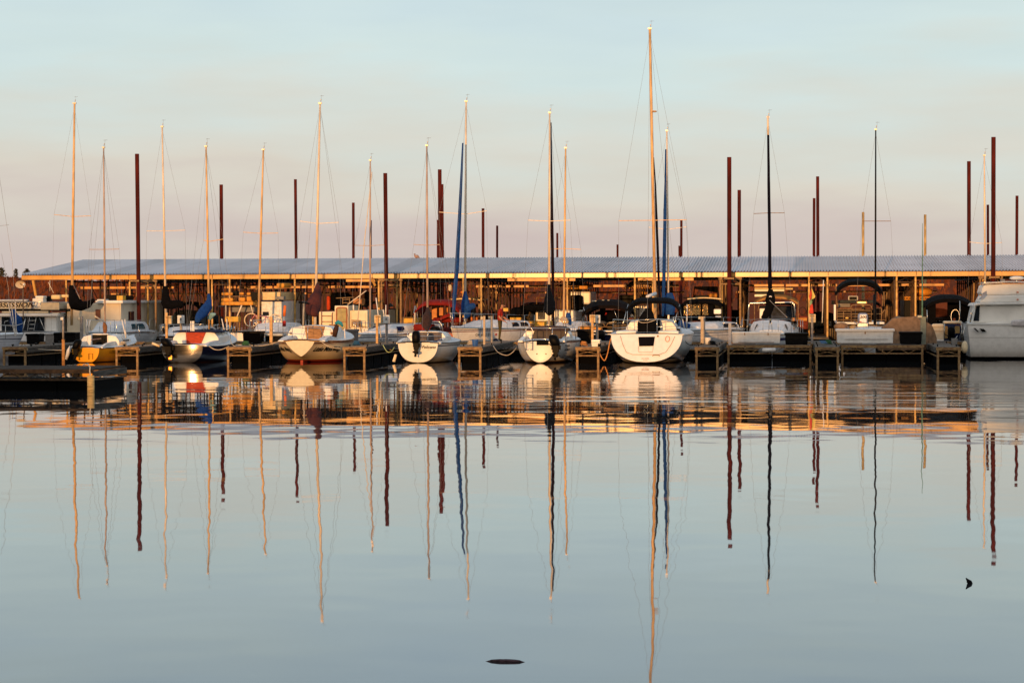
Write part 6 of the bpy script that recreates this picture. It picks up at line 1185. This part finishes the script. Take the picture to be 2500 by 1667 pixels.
def post(label, fn, px, y0, Y, w=.075, m=None, cap=None):
    c = P(fn(px, y0), Y); t = thing('mooring_post', label, 'post', (c.x, Y, .64), group='plain dock posts')
    MB().box(c.x - w, c.x + w, Y, Y + 2 * w, .64, c.z).build('post', m or GP, t)
    if cap: x0, yy0, x1, yy1 = cap; MB().pbox(fn(x0, yy0), fn(x1, yy1), Y - .08, .12).build('junction_box', mat('pale_junction_box', (.55, .50, .38), .5), t, bevel=.01)
post('grey post standing right of the black bin beside the yellow sailboat', Z1, 970, 845, 86, .055, GP, (932, 855, 955, 885))
post('yellowish pole standing before the script-named boat, left side', Z3, 300, 850, 84.6, .058, OP)
post('tan post in front of the bow-first white sailboat, left of a pair', Z4, 1381, 840, 84.8, .042, mat('tan_grey_post', (.46, .36, .25), .6), (1338, 848, 1365, 880))
post('grey post in front of the bow-first white sailboat, right of a pair', Z4, 1469, 840, 85.8, .042, GP, (1430, 845, 1455, 875))
post('tan post in front of the glittering curtain, left of a pair', Zf, 775, 930, 85.4, .055, mat('tan_grey_post', (.46, .36, .25), .6), (700, 930, 748, 985))
post('grey post in front of the glittering curtain, right of a pair', Zf, 818, 930, 86.6, .04, GP)
post('pale grey post at the left end of the first white dock box', Z7, 205, 925, 84.4, .055, mat('pale_grey_post', (.42, .42, .44), .5))
post('greenish grey post between the black bin and the dark runabout', Z8, 1196, 815, 85.4, .10, mat('green_grey_post', (.22, .24, .19), .6), (1130, 800, 1180, 826))
# tall channel marker in front at the left
c = P(Z1(755, 850), 80.4); t = thing('depth_pole', 'tall post with bright orange lower half standing beside the yellow boat outboard', 'post', (c.x, 80.4, -.5))
MB().tube([(c.x, 80.4, -.6), (c.x, 80.4, PZ(Z1(0, 1120)[1], 80.4, 150))], .062, n=12).build('sleeve', mat('orange_brown_sleeve', (.50, .22, .06), .55, var=.2), t, True, True); MB().tube([(c.x, 80.4, PZ(Z1(0, 1122)[1], 80.4, 150)), (c.x, 80.4, c.z)], .042, n=10).build('upper_tube', GP, t, True, True); MB().pbox(Z1(722, 855), Z1(755, 888), 80.3, .08).build('junction_box', PEDM, t, bevel=.01)
# pale float tube at the tip of the near dock
c = W(221, 918, 56.7); mb = MB().tube([(c.x, 56.72, -.3), (c.x, 56.72, PZ(917, 56.7, 221))], .098, n=14); tag(seat_at(mb.build('dock_bumper', mat('gold_float', (.62, .42, .16), .6, var=.2, streak=(1, 1, 6)), smooth=True)), 'pale gold vertical bumper tube on the front of the near shaded dock', 'bumper')
mb = MB().tube([W(203, 891, 58.4), W(214, 888, 57.6), W(220, 896, 56.9), W(219, 906, 56.8), W(221, 918, 56.75)], .018, n=6); tag(seat_at(mb.build('mooring_rope', ROPE)), 'pale rope looped over the front edge of the near shaded dock', 'rope')
# slim guide poles
for i, (fn, a, b, Y, lab) in enumerate(((Z1, (1033, 1090), (1036, 880), 88, 'left of a pair above the yellow boat'), (Z1, (1042, 1088), (1080, 890), 88.2, 'right of a pair, leaning, above the yellow boat'), (Z1, (1506, 1105), (1458, 882), 84, 'leaning left beside the houseboat corner'), (Z1, (1508, 1110), (1494, 878), 84.2, 'upright beside the houseboat corner'),
    (Z2, (1228, 1080), (1182, 872), 85, 'leaning left beside the navy boat bow'), (Z2, (1246, 1095), (1243, 878), 85.2, 'upright beside the navy boat bow'), (Z4, (148, 1095), (88, 622), 86.3, 'long and leaning behind the pedestal right of the white houseboat'), (Z4, (205, 840), (206, 708), 88.2, 'short and upright above the grey meter box'), (Z4, (187, 840), (172, 762), 88.3, 'short and leaning above the grey meter box'), (Z3, (1188, 1130), (1182, 985), 84.5, 'pink lit beside the script boat'), (Z7, (1310, 920), (1325, 410), 96.4, 'long white one behind the little flag'))):
    p, q = P(fn(*a), Y), P(fn(*b), Y); tag(seat_at(MB().tube([p, q], .022, n=7).build('guide_pole', PVC, smooth=True)), 'slim white guide pole, ' + lab, 'guide pole', 'slim white guide poles')
# little flag / windsock
t = thing('windsock', 'red yellow and blue cloth windsock hanging on a pole above the white pedestal box', 'windsock', P(Z7(1180, 830), 87)); MB().tube([P(Z7(1183, 830), 87.05), P(Z7(1184, 490), 87.05)], .016).build('pole', GALV, t)
for nm, m, pts in (('red_cloth', REDP, ((1180, 510), (1152, 605), (1165, 660), (1185, 590))), ('yellow_cloth', mat('yellow_cloth', (.55, .45, .12), .8), ((1182, 500), (1228, 605), (1180, 690), (1190, 590))), ('green_cloth', mat('green_cloth', (.20, .32, .18), .8), ((1165, 650), (1215, 625), (1175, 710), (1160, 715))), ('red_tail', REDP, ((1172, 700), (1195, 700), (1205, 810), (1150, 805)))):
    MB().loft([[P(Z7(*q), 86.98) for q in pts], [P(Z7(*q), 87.03) for q in pts]]).build(nm, m, t)
# a few slack ropes and lines on the docks
for lab, pts, m in (('pale line sagging across the dark gap at the left', [(Z1(310, 1205), 83), (Z1(500, 1240), 82), (Z1(740, 1250), 80.6)], ROPE), ('pale line from the navy boat bow to its finger dock', [(Z2(1285, 1110), 83), (Z2(1300, 1170), 82), (Z2(1345, 1205), 81.3)], ROPE), ('pale double line hanging from the navy boat side', [(Z2(1030, 1200), 81.5), (Z2(1100, 1240), 81.4), (Z2(1180, 1240), 81.5), (Z2(1270, 1200), 81.6)], ROPE)):
    mb = MB().tube(smooth_line([P(a, Y) for a, Y in pts]), .016, n=6); tag(seat_at(mb.build('mooring_line', m)), lab, 'mooring line')
mb = MB(); mb.box(0, 0, 0, 0, 0, 0); mb = MB().loft([[P(Z7(1275, 1135), 84), P(Z7(1345, 1135), 84), P(Z7(1375, 1168), 82.6), P(Z7(1300, 1168), 82.6)], [P(Z7(1275, 1132), 84), P(Z7(1345, 1132), 84), P(Z7(1375, 1165), 82.6), P(Z7(1300, 1165), 82.6)]]); tag(seat_at(mb.build('blue_mat', mat('blue_mat', (.03, .09, .17), .8))), 'blue mat lying on the finger dock between the white dock boxes', 'mat')

# coiled lines, hoses and small gear lying on the finger docks
for i, (u, Y, rr_, m, lab) in enumerate(((300, 82.2, .17, ROPE, 'coil of pale rope on the finger dock right of the yellow sailboat'), (600, 83.0, .16, mat('green_hose', (.05, .16, .06), .5), 'coiled green hose on the finger dock left of the script-named boat'), (1150, 83.4, .17, ROPE, 'coil of pale rope on the finger dock before the bow-first sailboat'), (1425, 82.4, .15, mat('orange_rope', (.60, .26, .08), .85), 'coil of orange rope beside the small white step box'), (1738, 83.6, .18, DARK, 'black cable coil on the finger dock right of the broad white stern'), (2022, 85.2, .16, mat('green_hose', (.05, .16, .06), .5), 'coiled green hose between the two white dock boxes'), (870, 83.2, .16, mat('blue_hose', (.03, .12, .25), .5), 'coiled blue hose on the finger dock right of the script-named boat'))):
    c = W(u, 845, Y); mb = MB(); pts = [(c.x + (rr_ - .012 * k / 9) * math.cos(k * .55), Y + (rr_ - .012 * k / 9) * math.sin(k * .55), .655 + .004 * k) for k in range(40)]
    mb.tube(pts, .016, n=5); tag(seat_at(mb.build('coiled_line', m, smooth=True)), lab, 'coil')
for u, Y, lab, m in ((1215, 82.0, 'blue bucket at the head of the finger dock right of the pelican boat', mat('bucket_blue', (.03, .10, .32), .4)), (1728, 85.6, 'white bucket on the finger dock in front of the twin posts', PVC), (2330, 84.0, 'grey bucket on the finger dock left of the big white cruiser', GREY)):
    c = W(u if u != 1215 else 1160, 840, Y); tag(seat_at(MB().tube([(c.x, Y, .645), (c.x, Y, .90)], [.10, .13], n=14).build('bucket', m)), lab, 'bucket')
# ================================================================== person in red shirt
def person():
    foot = P(Z4(1572, 1140), 91.4); x, y, z = foot.x, 91.4, .64
    V = [(0, 0, .88), (0, 0, 1.02), (.02, 0, 1.18), (.05, 0, 1.32), (.06, 0, 1.385), (.085, 0, 1.45), (.10, 0, 1.535), (.09, 0, 1.60),       # pelvis..crown (0-7)
         (0, -.085, .84), (.03, -.095, .46), (-.01, -.10, .07), (.13, -.105, .025), (0, .085, .84), (-.02, .095, .46), (-.07, .10, .07), (.07, .105, .025),   # legs 8-15
         (.045, -.17, 1.31), (.02, -.215, 1.05), (.17, -.19, .90), (.25, -.175, .86), (.045, .17, 1.31), (.05, .215, 1.06), (.22, .19, .95), (.30, .175, .93)]  # arms 16-23
    E = [(0, 1), (1, 2), (2, 3), (3, 4), (4, 5), (5, 6), (6, 7), (0, 8), (8, 9), (9, 10), (10, 11), (0, 12), (12, 13), (13, 14), (14, 15), (3, 16), (16, 17), (17, 18), (18, 19), (3, 20), (20, 21), (21, 22), (22, 23)]
    Rr = [.13, .125, .14, .14, .06, .078, .095, .07, .085, .062, .045, .042, .085, .062, .045, .042, .062, .048, .036, .034, .062, .048, .036, .034]
    for hx, base, sy in ((19, V[19], -1), (23, V[23], 1)):                       # fingers and thumb, each its own short chain
        for k, (dy, ln) in enumerate(((-.03, .07), (-.010, .085), (.010, .08), (.03, .06))):
            a = len(V); V.append((base[0] + .045, base[1] + dy, base[2] - .02)); V.append((base[0] + .045 + ln * .5, base[1] + dy, base[2] - .045)); V.append((base[0] + .05 + ln * .6, base[1] + dy, base[2] - .045 - ln * .5)); E += [(hx, a), (a, a + 1), (a + 1, a + 2)]; Rr += [.010, .009, .008]
        a = len(V); V.append((base[0] + .01, base[1] - sy * .045, base[2] + .01)); V.append((base[0] + .055, base[1] - sy * .06, base[2] - .01)); E += [(hx, a), (a, a + 1)]; Rr += [.012, .010]
    me = bpy.data.meshes.new('person'); me.from_pydata(V, E, []); o = bpy.data.objects.new('person', me); COL.objects.link(o)
    sk = o.modifiers.new('skin', 'SKIN'); o.modifiers.new('sub', 'SUBSURF').levels = 2
    if not me.skin_vertices: me.skin_vertices.new()
    for i, r in enumerate(Rr): me.skin_vertices[0].data[i].radius = (r, r)
    me.skin_vertices[0].data[0].use_root = True
    bpy.context.view_layer.update(); dg = bpy.context.evaluated_depsgraph_get(); m2 = bpy.data.meshes.new_from_object(o.evaluated_get(dg)); o.modifiers.clear(); o.data = m2
    SK, SH, PA, HA, SO = mat('skin', (.42, .20, .12), .5), mat('red_shirt', (.30, .02, .012), .8), mat('olive_trousers', (.07, .055, .02), .85), mat('dark_hair', (.012, .009, .008), .7), mat('dark_shoes', (.02, .018, .018), .6)
    m2.materials.clear()
    for m in (SK, SH, PA, HA, SO): m2.materials.append(m)
    for p in m2.polygons:
        c = p.center; p.use_smooth = True; arm = abs(c.y) > .185 or (c.x > .1 and .8 < c.z < 1.2)
        p.material_index = 3 if (c.z > 1.565 or (c.z > 1.47 and c.x < .07)) else 0 if (c.z > 1.40 or (arm and c.z < 1.10)) else 1 if c.z > .90 else 2 if c.z > .09 else 4
    o.location = (x, y, z); o.rotation_euler = (0, 0, R(-8)); tag(o, 'person in a red shirt and olive trousers standing on the walkway facing right', 'person')
    fc = MB(); hd = Vector((.10, 0, 1.535)); fc.tube([hd + Vector((.09, 0, .01)), hd + Vector((.122, 0, -.02)), hd + Vector((.095, 0, -.035))], [.010, .016, .012], n=6)
    fc.build('nose', SK, o, False, True); MB().tube([hd + Vector((.088, -.025, -.062)), hd + Vector((.093, 0, -.064)), hd + Vector((.088, .025, -.062))], .008, n=5).build('mouth', mat('lips', (.30, .09, .07), .5), o, False)
    for s in (-1, 1):
        MB().ball(hd + Vector((.085, s * .035, .012)), .012, .014, .010).build('eye', DARK, o, False); MB().ball(hd + Vector((-.005, s * .098, 0)), .024, .012, .034).build('ear', SK, o, False, True)
person()
# ================================================================== heron on the ridge
def heron():
    Y = 110.0; f = lambda x, y: P(Z4(x, y), Y); HC = mat('heron_grey', (.30, .19, .15), .8, var=.2)
    base = f(575, 160); t = thing('heron', 'grey brown heron resting on the roof ridge left of the thin gold mast', 'bird', base)
    MB().tube([f(612, 158), f(600, 146), f(580, 133), f(566, 127), f(556, 122), f(551, 114), f(552, 107), f(557, 102), f(553, 99), f(546, 100), f(534, 102)], [.02, .055, .105, .10, .06, .035, .03, .035, .034, .018, .004], n=10).build('body', HC, t, True, True)
    MB().tube([f(598, 150), f(578, 141), f(563, 132)], [.02, .085, .04], n=8).build('wing', mat('heron_wing', (.20, .12, .10), .8), t, True, True); lg = MB()
    for d in (-.03, .03): lg.tube([f(572, 142) + Vector((0, d, 0)), f(570, 163) + Vector((0, d, 0))], .010, n=5)
    lg.build('legs', BRWD, t)
heron()
# ================================================================== things floating on the water
mb = MB(); d0 = 14.96; pts = [(1185, 1618, 1.5), (1200, 1617, 3), (1220, 1616.5, 5), (1235, 1617, 5), (1257, 1618, 4.5), (1268, 1618, 3), (1283, 1619, 1)]
mb.tube([W(u, 1618, d0) + Vector((0, 0, .0 - W(u, 1618, d0).z + (.006 if r > 2 else -.004))) for u, v, r in pts], [r * d0 / F for u, v, r in pts], n=10, jit=.35, flat=.8); tag(mb.build('drifting_stick', mat('wet_dark_bark', (.050, .026, .034), .5, var=.3, scale=30, spec=.3)), 'thin dark waterlogged stick floating at the bottom centre of the lake', 'stick')
Y = 19.51; q = lambda u, v: W(u, v, Y); mb = MB(); mb.tube([q(2358, 1410), q(2362, 1415), q(2366.5, 1420), q(2368, 1425), q(2367, 1430)], [.004, .012, .022, .024, .018], n=8, jit=.25); mb.tube([q(2360, 1419), q(2366, 1423)], [.004, .014], n=6); mb.tube([q(2371, 1424), q(2367, 1427)], [.004, .012], n=6)
tag(mb.build('curled_leaf', mat('wet_dark_leaf', (.012, .010, .010), .6)), 'small dark curled leaf standing out of the water at the lower right', 'leaf')
